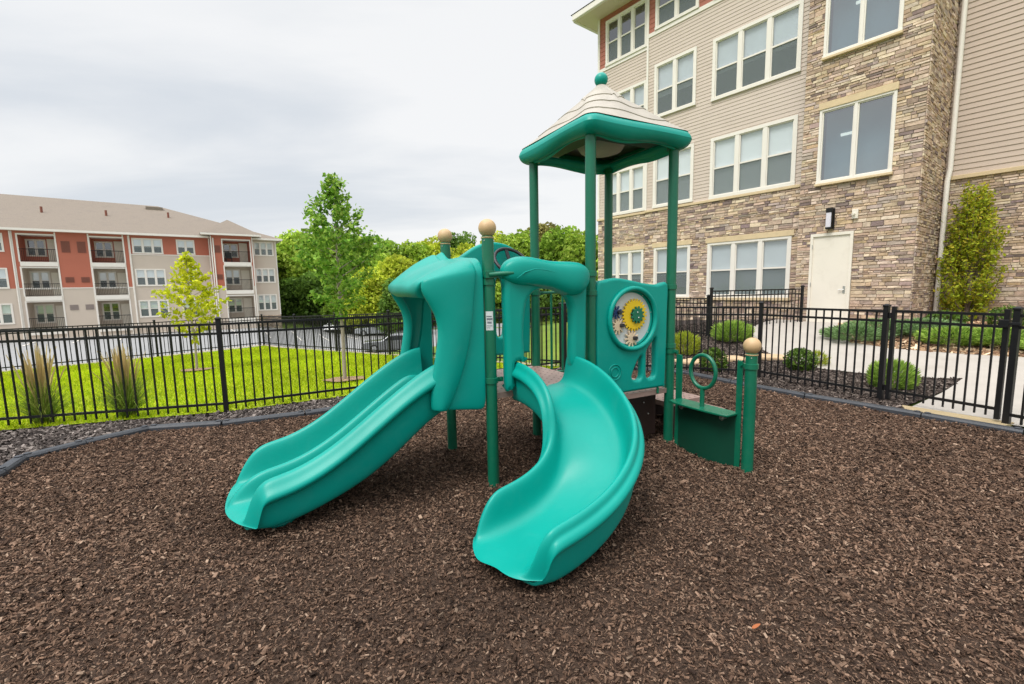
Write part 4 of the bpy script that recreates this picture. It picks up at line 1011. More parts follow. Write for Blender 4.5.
for s0, s1 in ((-.39, 2.2), (2.2, 4.2), (4.2, 6.9)):
    panel_wall(be, s0, s1, -3.6, 2.34, 0, bh); panel_wall(rd, s0, s1, 2.34, 7.05, 0, bh)
panel_wall(be, 6.9, 13.1, -3.6, 5.33, 0, lh); panel_wall(rd, 6.9, 13.1, 5.33, 7.05, 0, lh)
ZT = [(4.70, 6.90), (1.92, 4.32), (-.92, 1.40)]
th_ = [(14.05, 16.4, c, d) for c, d in ZT]
panel_wall(be, 13.1, 16.65, -3.6, 2.35, -.9, th_); panel_wall(rd, 13.1, 16.65, 2.35, 7.3, -.9, th_)
be.add([(13.1, 0, -3.6), (13.1, -.9, -3.6), (13.1, -.9, 2.35), (13.1, 0, 2.35)], [(0, 1, 2, 3)]); rd.add([(13.1, 0, 2.35), (13.1, -.9, 2.35), (13.1, -.9, 7.3), (13.1, 0, 7.3)], [(0, 1, 2, 3)])
be.add([(16.65, -.9, -3.6), (16.65, 0, -3.6), (16.65, 0, 2.35), (16.65, -.9, 2.35)], [(0, 1, 2, 3)]); rd.add([(16.65, -.9, 2.35), (16.65, 0, 2.35), (16.65, 0, 7.3), (16.65, -.9, 7.3)], [(0, 1, 2, 3)])
ZE = [(5.44, 6.88), (2.65, 4.17), (-.25, 1.45)]
eh = [(16.8, 18.65, c, d) for c, d in ZE]
panel_wall(be, 16.65, 18.9, -.75, 7.05, 0, eh)
be.add([(18.9, 0, -3.6), (18.9, 15, -3.6), (18.9, 15, 7.05), (18.9, 0, 7.05)], [(0, 1, 2, 3)]); be.add([(-12, 15, -3.6), (-12, 15, 7.05), (18.9, 15, 7.05), (18.9, 15, -3.6)], [(0, 1, 2, 3)])
be.build('wall', M['lbeige'], lb); rd.build('red_wall', M['lred'], lb)
mb = MB(); bk = MB(); stone(mb, bk, 16.62, 18.92, -3.6, -.75, 0, [], lambda p: (p[0], -p[1], p[2])); s_ = mb.build('stone_base', M['stone'], lb); bk.build('mortar_bed', M['mortar'], s_)
mb = MB()
for s in (-.41, 2.14, 4.21, 6.52, 6.9, 13.1): mb.box(s-.05, s+.05, -.035, .0, -1.9, 7.0)
mb.box(-.39, 7, -.03, 0, 2.30, 2.38); mb.box(6.9, 13.1, -.031, 0, 5.28, 5.36)
for s in (13.12, 16.62): mb.box(s-.05, s+.05, -.94, -.9, -1.9, 7.2)
mb.box(18.84, 18.93, -.03, .03, -.7, 7.0); mb.build('corner_trim', M['trim'], lb)
for a, b_, c, d, n in lw:
    window(lb, a, b_, c, d, n, 0, casing=.10, mull=.13, blind=random.choice([.45, .5, .6, .95]), sgn=-1)
for a, b_, c, d in eh: window(lb, a, b_, c, d, 3, 0, casing=.10, mull=.12, blind=random.choice([.5, .9]), sgn=-1)
def balcony(a, b_, c, d, y, depth=1.7):
    t = MB(); Y1 = y+depth
    panel_wall(t, a, b_, c, d, Y1, [(a+.15, a+(b_-a)*.62-.03, c+.58, d-.28)])
    t.add([(a, y, c), (a, Y1, c), (a, Y1, d), (a, y, d)], [(0, 1, 2, 3)]); t.add([(b_, Y1, c), (b_, y, c), (b_, y, d), (b_, Y1, d)], [(0, 1, 2, 3)])
    bc = t.build('balcony', M['lbeige'] if c < 1.95 else M['lred'], lb)
    t = MB(); t.box(a-.02, b_+.02, y-.10, Y1, c-.36, c); t.box(a-.08, b_+.08, y-.04, y-.0, d-.06, d+.06); t.box(a-.08, a+.02, y-.04, y-.0, c, d-.06); t.box(b_-.02, b_+.08, y-.04, y-.0, c, d-.06); t.build('balcony_frame', M['trim'], bc)
    t = MB(); t.add([(a, y, d-.01), (b_, y, d-.01), (b_, Y1, d-.01), (a, Y1, d-.01)], [(3, 2, 1, 0)]); t.build('ceiling', M['trim'], bc)
    w = window(bc, a+.12, a+(b_-a)*.62, c+.55, d-.25, 2, Y1, casing=.09, blind=random.choice([.0, .45, .5]), sgn=-1)
    w2 = MB(); w2.box(a+(b_-a)*.66, b_-.06, Y1-.05, Y1-.0, c, c+2.05); w2.build('balcony_door', M['doorpaint'], bc)
    t = MB(); yr = y-.05
    t.box(a+.02, b_-.02, yr-.02, yr+.02, c+1.02, c+1.07); t.box(a+.02, b_-.02, yr-.015, yr+.015, c+.08, c+.11)
    n = int((b_-a)/.11)
    for k in range(n+1):
        x = a+.04+(b_-a-.08)*k/n; t.box(x-.009, x+.009, yr-.009, yr+.009, c+.08, c+1.05)
    t.build('balcony_railing', M['black'], bc)
for a, b_ in bays:
    for c, d in ZF: balcony(a, b_, c, d, 0)
for c, d in ZT: balcony(14.05, 16.4, c, d, -.9)
def louvre(s0, y, z0, z1, m):
    mb = MB(); mb.box(s0, s0+.55, y-.03, y, z0, z1)
    k = z0+.05
    while k < z1-.04: mb.box(s0+.04, s0+.51, y-.045, y-.031, k, k+.03); k += .07
    mb.build('louvre', M[m], lb)
for q in (2.45, 3.45): louvre(q, 0, 5.36, 6.31, 'vent'); louvre(q, 0, 2.82, 3.27, 'vent'); louvre(q+.05, 0, .45, .9, 'ventgrey')
louvre(13.3, -.9, 5.6, 6.3, 'vent'); louvre(13.3, -.9, 3.0, 3.5, 'vent')
mb = MB(); mb.box(-12.5, 13.0, -.62, -.45, 7.02, 7.20); mb.box(12.3, 17.4, -1.5, -1.36, 7.25, 7.42); mb.box(16.7, 19.5, -.62, -.45, 7.02, 7.20); mb.box(19.35, 19.5, -.6, 15.5, 7.02, 7.2); mb.build('gutter', M['trim'], lb)
mb = MB(); mb.box(-12.5, 19.4, -.5, 15.5, 7.04, 7.1); mb.box(12.4, 17.3, -1.4, .0, 7.27, 7.32); mb.build('soffit', M['soffit'], lb)
RZ = 11.05
mb = MB(); mb.add([(-12.6, -.55, 7.2), (19.45, -.55, 7.2), (19.45, 15.5, 7.2), (-12.6, 15.5, 7.2), (-4, 7.5, RZ), (9.2, 7.5, RZ-.15)], [(0, 1, 5, 4), (1, 2, 5), (2, 3, 4, 5), (3, 0, 4)])
mb.add([(12.3, -1.45, 7.43), (17.4, -1.45, 7.43), (17.4, 6, 7.43), (12.3, 6, 7.43), (14.85, 1.6, 9.15), (14.85, 5, 9.15)], [(0, 1, 4), (1, 2, 5, 4), (2, 3, 5), (3, 0, 4, 5)])
rf = mb.build('roof', M['shingle'], lb)
for s, yy in ((1.0, 3.5), (5.3, 3.6), (10.0, 4.1)):
    mb = MB(); mb.tube([(s, yy, 8), (s, yy, 7.2+(yy+.55)/8.05*3.8+.45)], .09, 8)
    mb.build('vent_pipe', M['vent'], rf)
mb = MB(); mb.box(8.2, 9.6, 6.2, 7.0, 10.2, 10.62); mb.build('ridge_vent', M['shingle'], rf)
for s, yy in ((-.48, -.08), (6.95, -.08), (13.0, -.1), (13.3, -.98)):
    mb = MB(); mb.tube([(s, yy, 7.0), (s, yy, -1.9)], .055, 8); mb.build('downpipe', M['trim'], lb, smooth=50)
mb = MB(); mb.box(-11.9, 18.8, 2.15, 14.9, -3.6, 7.0); mb.build('inner_wall', M['core'], lb)
mb = MB(); mb.box(-12, -.2, .55, 1.7, -3.5, 7.0); mb.box(6.6, 13.9, .55, 1.7, -3.5, 7.0); mb.box(16.5, 18.8, .55, 1.7, -3.5, 7.0); mb.build('inner_wall', M['core'], lb)
# something stored on the top corner balcony
ch = thing('balcony_chair', 'dark chair on the top balcony of the projecting red bay', 'chair', tuple(np.append(la0+np.array([math.cos(LA), math.sin(LA)])*14.55+np.array([-math.sin(LA), math.cos(LA)])*-.3, 4.70)), LA)
mb = MB(); mb.box(-.28, .28, -.28, .28, .40, .47); mb.build('seat', M['blackplastic'], ch, bev=.02)
mb = MB(); mb.box(-.28, .28, .22, .29, .47, 1.0); mb.build('backrest', M['blackplastic'], ch, bev=.02)
for x in (-.24, .24):
    for y in (-.24, .24):
        mb = MB(); mb.box(x-.025, x+.025, y-.025, y+.025, 0, .4); mb.build('leg', M['blackplastic'], ch)

# ------------------------------------------------------------------ vegetation
def leaves(c, size, asp=.55, up=.5):
    """leaf-shaped quads at the points c"""
    k = len(c); nrm = rng.normal(size=(k, 3)); nrm[:, 2] += up; nrm /= np.linalg.norm(nrm, axis=1)[:, None]
    u = np.cross(nrm, rng.normal(size=(k, 3))); u /= np.linalg.norm(u, axis=1)[:, None]; w = np.cross(nrm, u)
    s = size*rng.uniform(.6, 1.35, (k, 1)); fold = nrm*s*.12
    return np.stack([c-u*s/2, c-u*s*.05+w*s*asp/2+fold, c+u*s/2, c-u*s*.05-w*s*asp/2+fold], 1).reshape(-1, 3)
def pick(pal, k, var=.25):
    pal = np.array(pal); return pal[rng.integers(0, len(pal), k)]*rng.uniform(1-var, 1+var, (k, 1))
def shell(n, c, r, inner=.55):
    d = rng.normal(size=(n, 3)); d /= np.linalg.norm(d, axis=1)[:, None]
    return np.asarray(c)+d*np.asarray(r)*(inner+(1-inner)*rng.random((n, 1))**.6)

GREENS = {
    'yellow green': [(.40, .46, .035), (.50, .54, .06), (.30, .38, .03)], 'mid green': [(.20, .32, .035), (.27, .39, .055), (.14, .24, .026)],
    'dark green': [(.11, .20, .03), (.15, .25, .04), (.075, .14, .024)], 'fresh green': [(.29, .42, .045), (.38, .50, .07), (.20, .32, .035)], 'olive': [(.24, .23, .06), (.30, .27, .085), (.17, .16, .045)]}
def wood_tree(x, y, H, W, hue, lab):
    z = float(hgt(x, y)); t = thing('woodland_tree', lab, 'tree', (x, y, z), rng.uniform(0, 6.28), 'trees of the wood beyond the parking lot')
    tr = MB(); lean = rng.normal(0, .03, 2)
    pts = [(lean[0]*h*H, lean[1]*h*H, h*H) for h in (-.02, .2, .45, .7, .88)]; tr.tube(pts, [.022*H, .018*H, .013*H, .008*H, .003*H], 8)
    cl = []
    nc = int(rng.integers(17, 24))
    for i in range(nc):
        h = .22+.74*((i+.5)/nc)**.9; rad = W/2*math.sin(math.pi*min(1, .18+.80*(h-.2)/.8))**.75
        a = i*2.4+rng.uniform(-.5, .5); q = rng.uniform(.35, .95)*rad
        c = np.array([q*math.cos(a), q*math.sin(a), h*H]); r = rng.uniform(.20, .34)*W*(1-.45*max(0, h-.6)); cl.append((c, r))
        tr.tube([(lean[0]*h*H*.7, lean[1]*h*H*.7, max(.15, h-.16)*H), tuple(c*np.array([.6, .6, .97])), tuple(c)], [.007*H, .004*H, .001*H], 5)
    tr.build('trunk', M['bark'], t, smooth=50)
    P = []; Cc = []
    for c, r in cl:
        n = int(230*(r/(.27*W))**2)+60
        P.append(shell(n, c, (r, r, r*.78), .5)); Cc.append(pick(GREENS[hue], n, .22)*rng.uniform(.85, 1.5))
    P = np.vstack(P); Cc = np.vstack(Cc)
    bigmesh('crown', leaves(P, W*.062+.10, .7, .6), 4, Cc, M['leaf'], t)
    return t
spots = []  # px column, depth, height, width, hue, label
def wood(px, Y, ytop, w, hue, lab): spots.append((px, Y, ytop, w, hue, lab))
wood(286, 62, 238, 6.5, 'fresh green', 'fresh green tree touching the right end of the red and beige building')
wood(303, 60, 230, 6.5, 'fresh green', 'leafy green tree just left of the tall young lawn tree, bark showing')
wood(322, 66, 226, 7, 'mid green', 'mid green tree directly behind the left side of the young lawn tree')
wood(345, 62, 232, 7, 'mid green', 'mid green tree directly behind the trunk of the young lawn tree')
wood(366, 64, 231, 6, 'fresh green', 'bright tree just right of the young lawn tree')
wood(384, 70, 236, 7, 'mid green', 'mid green tree rising above the front tip of the slide hood')
wood(402, 58, 252, 6, 'yellow green', 'low yellow green tree above the front lip of the slide hood')
wood(372, 52, 268, 4.5, 'yellow green', 'low yellow green bush tree beside the parked silver car')
wood(388, 55, 282, 3.6, 'yellow green', 'smallest yellow leaved tree at the lot edge left of the hood')
wood(398, 50, 276, 3.8, 'dark green', 'low dark tree close to the hood opening')
wood(416, 72, 238, 7, 'fresh green', 'fresh green tree above the middle of the slide hood')
wood(436, 74, 236, 7, 'yellow green', 'yellow green tree behind the far ball topped post')
wood(460, 92, 229, 8, 'dark green', 'dark rounded tree between the two ball topped posts')
wood(474, 70, 240, 6.5, 'yellow green', 'yellow green tree just left of the near ball topped post')
wood(503, 74, 231, 7, 'yellow green', 'yellow green tree just right of the near ball topped post')
wood(522, 68, 226, 6.5, 'fresh green', 'fresh green tree left of the left roof post')
wood(545, 72, 219, 7.5, 'olive', 'olive brown tinged tree right of the left roof post')
wood(566, 66, 221, 7, 'mid green', 'mid green tree behind the middle of the slide arch')
wood(584, 62, 226, 7, 'fresh green', 'fresh green tree close left of the front roof post')
wood(602, 64, 232, 7, 'mid green', 'mid green tree between front roof post and the tall building')
wood(534, 56, 262, 5, 'mid green', 'low green tree above the arch beside the left roof post')
wood(570, 54, 262, 5.5, 'dark green', 'low dark tree above the right end of the slide arch')
wood(422, 60, 270, 5, 'dark green', 'dark shrubby tree seen through the hood opening')
wood(318, 56, 272, 4.8, 'dark green', 'low dark tree at the lot edge left of the young lawn tree trunk')
wood(292, 56, 278, 4.5, 'dark green', 'low dark tree beside the stone base of the red building')
wood(352, 54, 276, 4.8, 'mid green', 'low mid green tree right of the young lawn tree trunk')
wood(270, 78, 234, 7, 'mid green', 'green treetop peeking over the right end of the long roof')
wood(243, 80, 229, 6, 'fresh green', 'small treetop peeking over the projecting bay roof')
FOC = 455.
def project_row(px, Y, py): return (px-512)/FOC*Y, 1.55+(288.5-(px-512)*.02-py)/FOC*Y
for px, Y, yt, w, hue, lab in spots:
    x, zt = project_row(px, Y, yt); z0 = float(hgt(x, Y)); wood_tree(x, Y, (zt-z0)*.90, w*1.15, hue, lab)
# dense brush below the wood: nobody could count it
n = 26000; X = rng.uniform(-40, 16, n); Y = rng.uniform(62, 84, n); Z = hgt(X, Y)+rng.random(n)**1.4*(3.6+1.5*np.sin(X*.45)+.8*np.sin(X*1.3))
P = np.stack([X, Y, Z], 1); struct(bigmesh('undergrowth', leaves(P, .55, .7, .6), 4, pick([(.05, .10, .018), (.09, .15, .022), (.16, .21, .03), (.03, .06, .014)], n, .3), M['leaf']), 'stuff')

def young_tree(x, y, H, W, z_lo, pal, lab, n, size, bark='palebark', peak=.35, spire=1.0, trunk_r=.035, jit=1.):
    z = float(hgt(x, y)); t = thing('young_tree', lab, 'tree', (x, y, z))
    tr = MB(); tr.tube([(0, 0, -.05), (.012, .01, H*.25), (-.015, 0, H*.5), (.01, .01, H*.75), (0, 0, H*.97)], [trunk_r, trunk_r*.85, trunk_r*.6, trunk_r*.35, .004], 10)
    P = []
    nb = 46
    for i in range(nb):
        h = z_lo+(1-z_lo)*(i/nb)**1.0
        f = (h-z_lo)/(1-z_lo); rad = W/2*((f/peak)**.45 if f < peak else ((1-f)/(1-peak))**spire)*rng.uniform(.6, 1.12)+.05
        a = i*2.399+rng.uniform(-.4, .4); tip = np.array([rad*math.cos(a), rad*math.sin(a), min(H*1.01, h*H+rad*rng.uniform(.35, .8))]); root_ = np.array([0, 0, h*H-.02])
        mid = root_+(tip-root_)*.5+np.array([0, 0, -.03*rad]); tr.tube([root_, mid, tip], [trunk_r*.28, trunk_r*.18, .002], 5)
        k = max(10, int(n/nb*(.35+1.3*rad/(W/2)))); tt = rng.uniform(.25, 1.08, k)**.8
        q = root_+(tip-root_)*tt[:, None]+rng.normal(0, (.055*W/1.6+.02)*jit, (k, 3)); P.append(q)
    tr.build('trunk', M[bark], t, smooth=50)
    P = np.vstack(P); bigmesh('crown', leaves(P, size, .62, .4), 4, pick(pal, len(P), .3), M['leaf'], t)
    return t
young_tree(-3.057, 8.154, 3.60, 1.42, .33, [(.19, .37, .04), (.28, .47, .07), (.13, .28, .035), (.37, .53, .09)], 'tall young green tree with pale trunk in the lawn left of the slides', 4300, .08, peak=.30, spire=1.1, jit=.75)
young_tree(-7.489, 10.669, 2.74, 1.5, .26, [(.56, .58, .02), (.64, .64, .03), (.44, .50, .02)], 'small lime yellow tree on the lawn in front of the apartment block', 1150, .115, jit=.62, peak=.30, spire=1.1, trunk_r=.028)
for x, y in ((-3.057, 8.154), (-7.489, 10.669)):
    poly = [(x+.36*(1+.12*math.sin(5*a+x))*math.cos(a), y+.30*(1+.12*math.sin(3*a))*math.sin(a)) for a in np.linspace(0, 2*math.pi, 20, endpoint=False)]
    sheet('mulch_ring', poly, M['chipbed'], .05, .25)

# columnar tree by the downpipe: upright twigs
def column_tree(x, y, H, W, lab):
    z = float(hgt(x, y)); t = thing('columnar_tree', lab, 'tree', (x, y, z)); tr = MB(); P = []
    for i in range(44):
        a = i*2.4; r0 = .04; hx = .12+.88*((i+.5)/44)**.8; h1 = H*hx; h0 = max(.08, h1-rng.uniform(.7, 1.5)); r1 = W/2*(.38+.62*math.sin(math.pi*min(.97, hx*.92)))*rng.uniform(.4, 1.05)*(1 if hx < .85 else .75)
        p = [np.array([r0*math.cos(a), r0*math.sin(a), h0]), np.array([r1*.75*math.cos(a), r1*.75*math.sin(a), h0+(h1-h0)*.45]), np.array([r1*math.cos(a), r1*math.sin(a), h1])]
        tr.tube(p, [.018, .011, .003], 6)
        k = 240; tt = rng.random(k); q = np.where(tt[:, None] < .5, p[0]+(p[1]-p[0])*tt[:, None]*2, p[1]+(p[2]-p[1])*(tt[:, None]-.5)*2)
        P.append(q[tt > .25]+rng.normal(0, .055, (int((tt > .25).sum()), 3)))
    tr.tube([(0, 0, -.1), (0, 0, .6), (0.01, 0, H*.8)], [.06, .05, .01], 8); tr.build('trunk', M['bark'], t, smooth=50)
    P = np.vstack(P); bigmesh('crown', leaves(P, .075, .6, .3), 4, pick([(.40, .47, .03), (.48, .53, .045), (.28, .37, .03), (.54, .47, .05)], len(P), .3), M['leaf'], t)
GROUND_TREE = (10.97, 10.95)
column_tree(GROUND_TREE[0], GROUND_TREE[1], 3.28, 1.25, 'narrow upright yellow green tree against the stone wall beside the downpipe')

def shrub(name, lab, x, y, r, h, pal, n, size, cat='shrub', group=None, spiky=False, dome=True):
    z = float(hgt(x, y)); t = thing(name, lab, cat, (x, y, z), rng.uniform(0, 6), group)
    st = MB()
    for i in range(7):
        a = i*.9; st.tube([(0, 0, 0), (.35*r*math.cos(a), .35*r*math.sin(a), h*.4), (.6*r*math.cos(a), .6*r*math.sin(a), h*.65)], [.012, .008, .003], 5)
    st.build('stem', M['bark'], t)
    P = shell(n, (0, 0, h*.48), (r, r, h*.54), .55); lump = 1+.16*np.sin(P[:, 0]*14/r*.5+2)*np.cos(P[:, 1]*11/r*.5); P[:, :2] *= lump[:, None]; P = P[P[:, 2] > .01]
    if spiky:
        d = P/np.linalg.norm(P, axis=1)[:, None]; V = []
        c = P; u = d*size; w = np.cross(u, rng.normal(size=u.shape)); w = w/np.linalg.norm(w, axis=1)[:, None]*size*.10
        V = np.stack([c-u*.5, c+w, c+u*.6, c-w], 1).reshape(-1, 3)
    else: V = leaves(P, size, .6, .5)
    bigmesh('foliage', V, 4, pick(pal, len(P), .35), M['needle'], t)
    return t
BOX = [(.085, .16, .018), (.13, .22, .025), (.055, .11, .015)]; JUN = [(.29, .43, .07), (.36, .51, .09), (.20, .33, .06)]; SAGE = [(.22, .35, .14), (.28, .42, .19), (.16, .26, .10)]; YEL = [(.36, .41, .035), (.44, .47, .05), (.24, .32, .03)]
shrub('round_shrub', 'round dark green shrub seen just above the green hoop', 3.55, 7.95, .23, .44, BOX, 1400, .05)
shrub('round_shrub', 'round dark green shrub in the mulch between the fence pickets left of the gate', 5.0, 7.80, .24, .40, BOX, 1500, .05)
shrub('spreading_shrub', 'pale feathery green shrub behind the gate hinge post', 5.45, 6.42, .29, .42, JUN, 3000, .075, spiky=True)
shrub('spreading_shrub', 'feathery green shrub in front of the guard railing corner', 5.05, 10.35, .43, .46, JUN, 3600, .09, spiky=True)
shrub('spreading_shrub', 'yellow green shrub just right of the tower post', 3.72, 9.75, .33, .5, YEL, 2400, .08, spiky=True)
shrub('spreading_shrub', 'small yellow tuft beside the round shrub left of the path', 5.45, 8.0, .17, .26, YEL, 500, .07, spiky=True)
JL = ['sage green spreading juniper at the near end of the path bend', 'sage green spreading juniper second from the path bend', 'sage green juniper in the middle of the bed behind the path', 'bright green juniper behind the left half of the gate', 'bright green juniper behind the middle of the gate', 'bright green juniper behind the latch side of the gate', 'bright green juniper right of the gate']
for (x, y, r, h, pal), lab in zip([(6.95, 9.15, .55, .30, SAGE), (7.55, 9.3, .62, .32, SAGE), (8.1, 8.85, .6, .33, SAGE), (7.95, 8.1, .55, .30, JUN), (8.35, 7.75, .55, .30, JUN), (8.6, 7.05, .5, .26, JUN), (9.3, 6.7, .55, .28, JUN)], JL):
    shrub('spreading_juniper', lab, x, y, r, h, pal, 4200, .085, group='junipers along the far side of the path', spiky=True)
shrub('round_shrub', 'dark green round shrub standing behind the latch side of the gate', 9.55, 8.75, .28, .52, BOX, 1300, .05)
shrub('round_shrub', 'dark low shrub at the foot of the columnar tree', 9.0, 9.4, .35, .40, BOX, 1300, .06)

def grass_clump(x, y, H, lab):
    z = float(hgt(x, y)); t = thing('ornamental_grass', lab, 'grass clump', (x, y, z))
    def blades(n, h0, h1, spread, w, pal, droop, tipw):
        V = []; Cl = []
        for i in range(n):
            a = rng.uniform(0, 6.283); s = abs(rng.normal(0, spread)); h = rng.uniform(h0, h1); c, s2 = math.cos(a), math.sin(a); r0 = rng.uniform(0, .07)
            ph = rng.uniform(0, 6.283); wx, wy = w*math.cos(ph), w*math.sin(ph); col = np.array(pal[rng.integers(0, len(pal))])*rng.uniform(.75, 1.25); prev = None
            for k in range(5):
                f = k/4; q = np.array([c*(r0+s*f**1.6), s2*(r0+s*f**1.6), h*(f-droop*s*f**3)]); ww = (1-f)*.85+.15 if not tipw else (1 if f < .6 else 2.6 if f < .9 else 1.)
                e = np.array([wx*ww, wy*ww, 0]); cur = (q-e, q+e)
                if prev is not None: V += [prev[0], prev[1], cur[1], cur[0]]; Cl.append(col)
                prev = cur
        return np.array(V), np.array(Cl)
    V, Cl = blades(900, .28, .74, .27, .0045, [(.20, .32, .04), (.28, .40, .06), (.36, .40, .09), (.13, .22, .03)], .9, False); bigmesh('foliage', V, 4, Cl, M['grassblade'], t)
    V, Cl = blades(75, H*.74, H*1.06, .12, .0034, [(.60, .46, .22), (.68, .54, .28), (.50, .38, .16)], .3, True); bigmesh('plumes', V, 4, Cl, M['grassblade'], t)
grass_clump(-5.92, 5.60, .99, 'feathery tan topped grass clump nearest the left edge behind the fence')
grass_clump(-5.05, 5.82, .93, 'feathery tan topped grass clump nearer the tall fence post')

# sandstone edging slabs by the path
for i, (x, y, a, L_, lab) in enumerate([(3.55, 8.9, .3, .55, 'tan sandstone slab in the bed next to the tower post'), (4.35, 8.95, -.2, .5, 'tan sandstone slab behind the green hoop'), (5.05, 8.75, -.5, .45, 'tan sandstone slab beside the start of the footpath')]):
    me = flat(smooth_loop([(-L_/2, -.12), (-.1, -.24), (.08, -.17), (L_/2, -.20), (L_/2+.04, .06), (.14, .24), (-.12, .14), (-L_/2, .2)], 3), [], .09, .03, 2)
    o = link('sandstone_slab', me, M['sandstone']); o.location = (x, y, float(hgt(x, y))+.025); o.rotation_euler = (0.03, .04, a); tag(o, lab, 'stone', 'sandstone slabs edging the bed')

# a fallen leaf on the mulch
me = flat(smooth_loop([(-.022, .002), (-.010, .008), (.010, .006), (.025, -.003), (.010, -.006), (-.010, -.005)], 4), [], .002, .0005, 1)
o = link('fallen_leaf', me, M['orangeleaf']); o.location = (1.054, 1.85, .045); o.rotation_euler = (.3, -.25, .4); tag(o, 'small orange leaf lying on the mulch in the foreground', 'leaf')

# ------------------------------------------------------------------ parked cars
def car(x, y, rz, paint, lab):
    z = float(hgt(x, y))+.05; t = thing('parked_car', lab, 'car', (x, y, z), rz, 'cars in the lower parking lot')
    def ext(pts, w, bev, m, name, par, tap=1.0):
        me = flat(smooth_loop(pts, 4), [], w, bev, 3); me.transform(UPRIGHT)
        for v in me.vertices:
            if v.co.z > .9: v.co.y *= 1-.28*(v.co.z-.9)/.55
        return link(name, me, m, par)
    body = ext([(-2.2, .3), (-2.25, .6), (-2.15, .85), (-1.4, .92), (-.75, .98), (-.2, 1.35), (.4, 1.46), (1.2, 1.42), (1.95, 1.02), (2.2, .9), (2.25, .55), (2.15, .28), (0, .22)], 1.78, .08, paint, 'body', t)
    for sy in (-1, 1):
        me = flat([(-.62, .98), (-.15, 1.32), (.42, 1.40), (1.05, 1.37), (1.6, 1.02)], [], .02, .006); me.transform(UPRIGHT); me.transform(Matrix.Rotation(R(-15)*sy, 4, 'X')); 
        me.transform(Matrix.Translation((0, sy*.86+sy*.28, .05))); link('side_window', me, M['carglass'], body)
    b = MB(); b.add([(-.80, -.68, 1.0), (-.80, .68, 1.0), (-.26, .60, 1.36), (-.26, -.60, 1.36)], [(0, 1, 2, 3)]); b.build('windscreen', M['carglass'], body)
    b = MB(); b.add([(1.98, -.66, 1.03), (1.98, .66, 1.03), (1.33, .6, 1.40), (1.33, -.6, 1.40)], [(3, 2, 1, 0)]); b.build('rear_window', M['carglass'], body)
    for sx in (-1.35, 1.35):
        for sy in (-1, 1):
            b = MB(); b.tube([(sx, sy*.72, .33), (sx, sy*.92, .33)], .33, 20); w = b.build('wheel', M['tyre'], t, smooth=40)
            b = MB(); b.tube([(sx, sy*.91, .33), (sx, sy*.93, .33)], .21, 16); b.build('rim', M['rim'], w, smooth=40)
    for sy in (-1, 1):
        b = MB(); b.box(-2.27, -2.18, sy*.62-.16, sy*.62+.16, .62, .76); b.build('headlight', M['headlight'], body, bev=.02)
        b = MB(); b.box(2.17, 2.27, sy*.66-.14, sy*.66+.14, .72, .88); b.build('tail_light', M['taillight'], body, bev=.02)
car(-15.3, 51.5, R(8), M['silver'], 'silver car in the lower lot seen left of the slide hood')
car(-10.0, 37.6, R(12), M['darkcar'], 'dark car nearer the lawn fence in the lower lot')
car(-20.8, 54.0, R(95), M['whitecar'], 'white car in the lower lot behind the young tree trunk')

# ------------------------------------------------------------------ sky, sun, camera
SUN_EL, SUN_AZ = R(56), R(222)                                # azimuth clockwise from +Y (view direction)
w = bpy.data.worlds.new('World'); sc.world = w; w.use_nodes = True; nt = w.node_tree; L = nt.links.new
bg = nt.nodes['Background']; bg.inputs['Strength'].default_value = .10
sky = nt.nodes.new('ShaderNodeTexSky'); sky.sky_type = 'NISHITA'; sky.sun_disc = False; sky.sun_elevation = SUN_EL; sky.sun_rotation = SUN_AZ; sky.air_density = 1.2; sky.dust_density = 2.5
tc = nt.nodes.new('ShaderNodeTexCoord'); sep = nt.nodes.new('ShaderNodeSeparateXYZ'); L(tc.outputs['Generated'], sep.inputs[0])
def mth(op, a, b=None):
    n = nt.nodes.new('ShaderNodeMath'); n.operation = op
    for i, v in enumerate((a, b)):
        if v is None: continue
        if isinstance(v, (int, float)): n.inputs[i].default_value = v
        else: L(v, n.inputs[i])
    return n.outputs[0]
zc = mth('MAXIMUM', mth('ADD', sep.outputs[2], .16), .03)
cv = nt.nodes.new('ShaderNodeCombineXYZ'); L(mth('DIVIDE', sep.outputs[0], zc), cv.inputs[0]); L(mth('DIVIDE', sep.outputs[1], zc), cv.inputs[1])
mp = nt.nodes.new('ShaderNodeMapping'); mp.inputs['Rotation'].default_value = (0, 0, R(-24)); mp.inputs['Scale'].default_value = (.5, 1.35, 1); mp.inputs['Location'].default_value = (2.3, .6, 0); L(cv.outputs[0], mp.inputs[0])
n1 = nt.nodes.new('ShaderNodeTexNoise'); n1.inputs['Scale'].default_value = .85; n1.inputs['Detail'].default_value = 7; n1.inputs['Roughness'].default_value = .52; n1.inputs['Distortion'].default_value = .35; L(mp.outputs[0], n1.inputs['Vector'])
mr = nt.nodes.new('ShaderNodeMapRange'); mr.interpolation_type = 'SMOOTHSTEP'; mr.inputs[1].default_value = .30; mr.inputs[2].default_value = .66; L(n1.outputs['Fac'], mr.inputs[0])
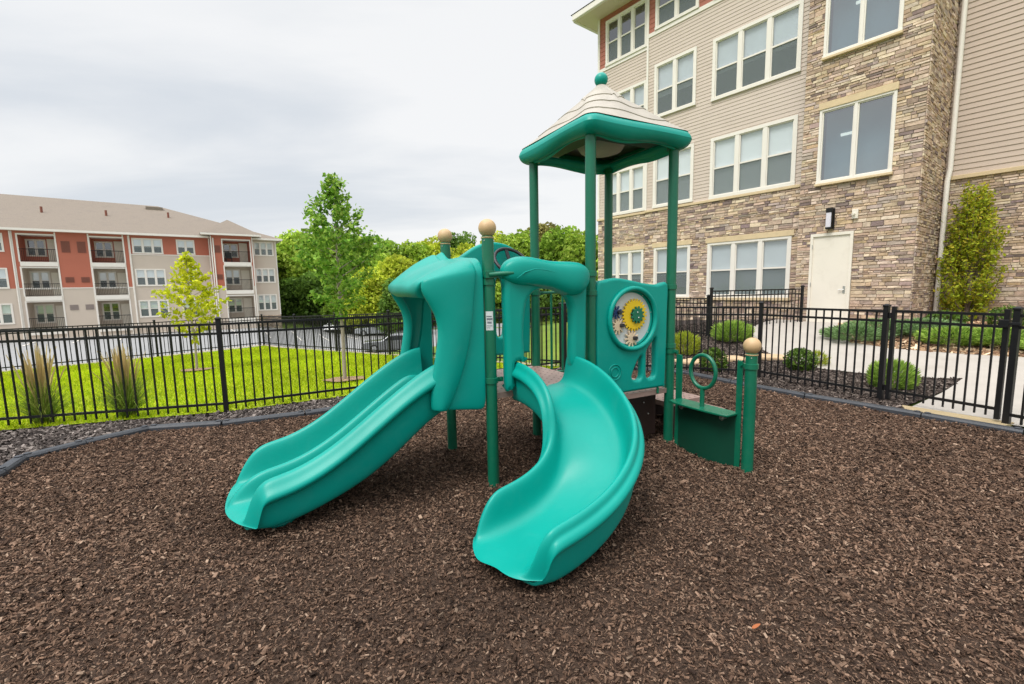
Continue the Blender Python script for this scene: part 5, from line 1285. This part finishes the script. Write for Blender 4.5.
# brighter towards the upper right of the view, as where the sun stands behind the veil
dr = nt.nodes.new('ShaderNodeVectorMath'); dr.operation = 'DOT_PRODUCT'; L(tc.outputs['Generated'], dr.inputs[0]); dr.inputs[1].default_value = Vector((.34, .72, .60)).normalized()
gl = nt.nodes.new('ShaderNodeMapRange'); gl.interpolation_type = 'SMOOTHSTEP'; gl.inputs[1].default_value = .66; gl.inputs[2].default_value = 1.0; gl.inputs[3].default_value = 0; gl.inputs[4].default_value = .75; L(dr.outputs['Value'], gl.inputs[0])
fac = nt.nodes.new('ShaderNodeMath'); fac.operation = 'ADD'; fac.use_clamp = True; L(mr.outputs[0], fac.inputs[0]); L(gl.outputs[0], fac.inputs[1])
cm = nt.nodes.new('ShaderNodeMix'); cm.data_type = 'RGBA'; L(fac.outputs[0], cm.inputs[0])
cm.inputs[6].default_value = (7.35, 7.8, 8.35, 1); cm.inputs[7].default_value = (9.9, 9.95, 10.0, 1)
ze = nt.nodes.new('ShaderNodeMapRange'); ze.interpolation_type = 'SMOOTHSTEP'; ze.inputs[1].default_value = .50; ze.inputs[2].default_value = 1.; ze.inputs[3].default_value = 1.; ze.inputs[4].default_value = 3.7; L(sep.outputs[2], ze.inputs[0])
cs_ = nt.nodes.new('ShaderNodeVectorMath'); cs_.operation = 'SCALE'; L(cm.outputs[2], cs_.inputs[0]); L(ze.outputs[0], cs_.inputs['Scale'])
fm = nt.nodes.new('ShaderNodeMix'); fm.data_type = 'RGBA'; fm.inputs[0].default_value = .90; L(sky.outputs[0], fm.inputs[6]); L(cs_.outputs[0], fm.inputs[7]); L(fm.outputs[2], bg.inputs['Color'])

sd = bpy.data.lights.new('Sun', 'SUN'); sd.energy = 2.65; sd.angle = R(26); sd.color = (1, .96, .90)
so_ = bpy.data.objects.new('Sun', sd); C.objects.link(so_)
dirv = Vector((math.sin(SUN_AZ)*math.cos(SUN_EL), math.cos(SUN_AZ)*math.cos(SUN_EL), math.sin(SUN_EL)))
so_.rotation_euler = dirv.to_track_quat('Z', 'Y').to_euler(); so_.location = dirv*60

cd = bpy.data.cameras.new('Camera'); cam = bpy.data.objects.new('Camera', cd); C.objects.link(cam); sc.camera = cam
pitch, roll = math.atan2(53.5, 455), math.atan2(77, 3871)
fw = Vector((0, math.cos(pitch), -math.sin(pitch))); r0 = Vector((1, 0, 0)); u0 = r0.cross(fw)
rt = math.cos(roll)*r0-math.sin(roll)*u0; up = rt.cross(fw)
cam.matrix_world = Matrix(((rt.x, up.x, -fw.x, 0), (rt.y, up.y, -fw.y, 0), (rt.z, up.z, -fw.z, 1.55), (0, 0, 0, 1)))
cd.sensor_width = 36; cd.lens = 455/1024*36; cd.clip_start = .05; cd.clip_end = 4000
sc.view_settings.view_transform = 'Standard'; sc.view_settings.look = 'None'; sc.view_settings.exposure = 0; sc.view_settings.gamma = 1
sc.cycles.max_bounces = 6; sc.cycles.transparent_max_bounces = 16
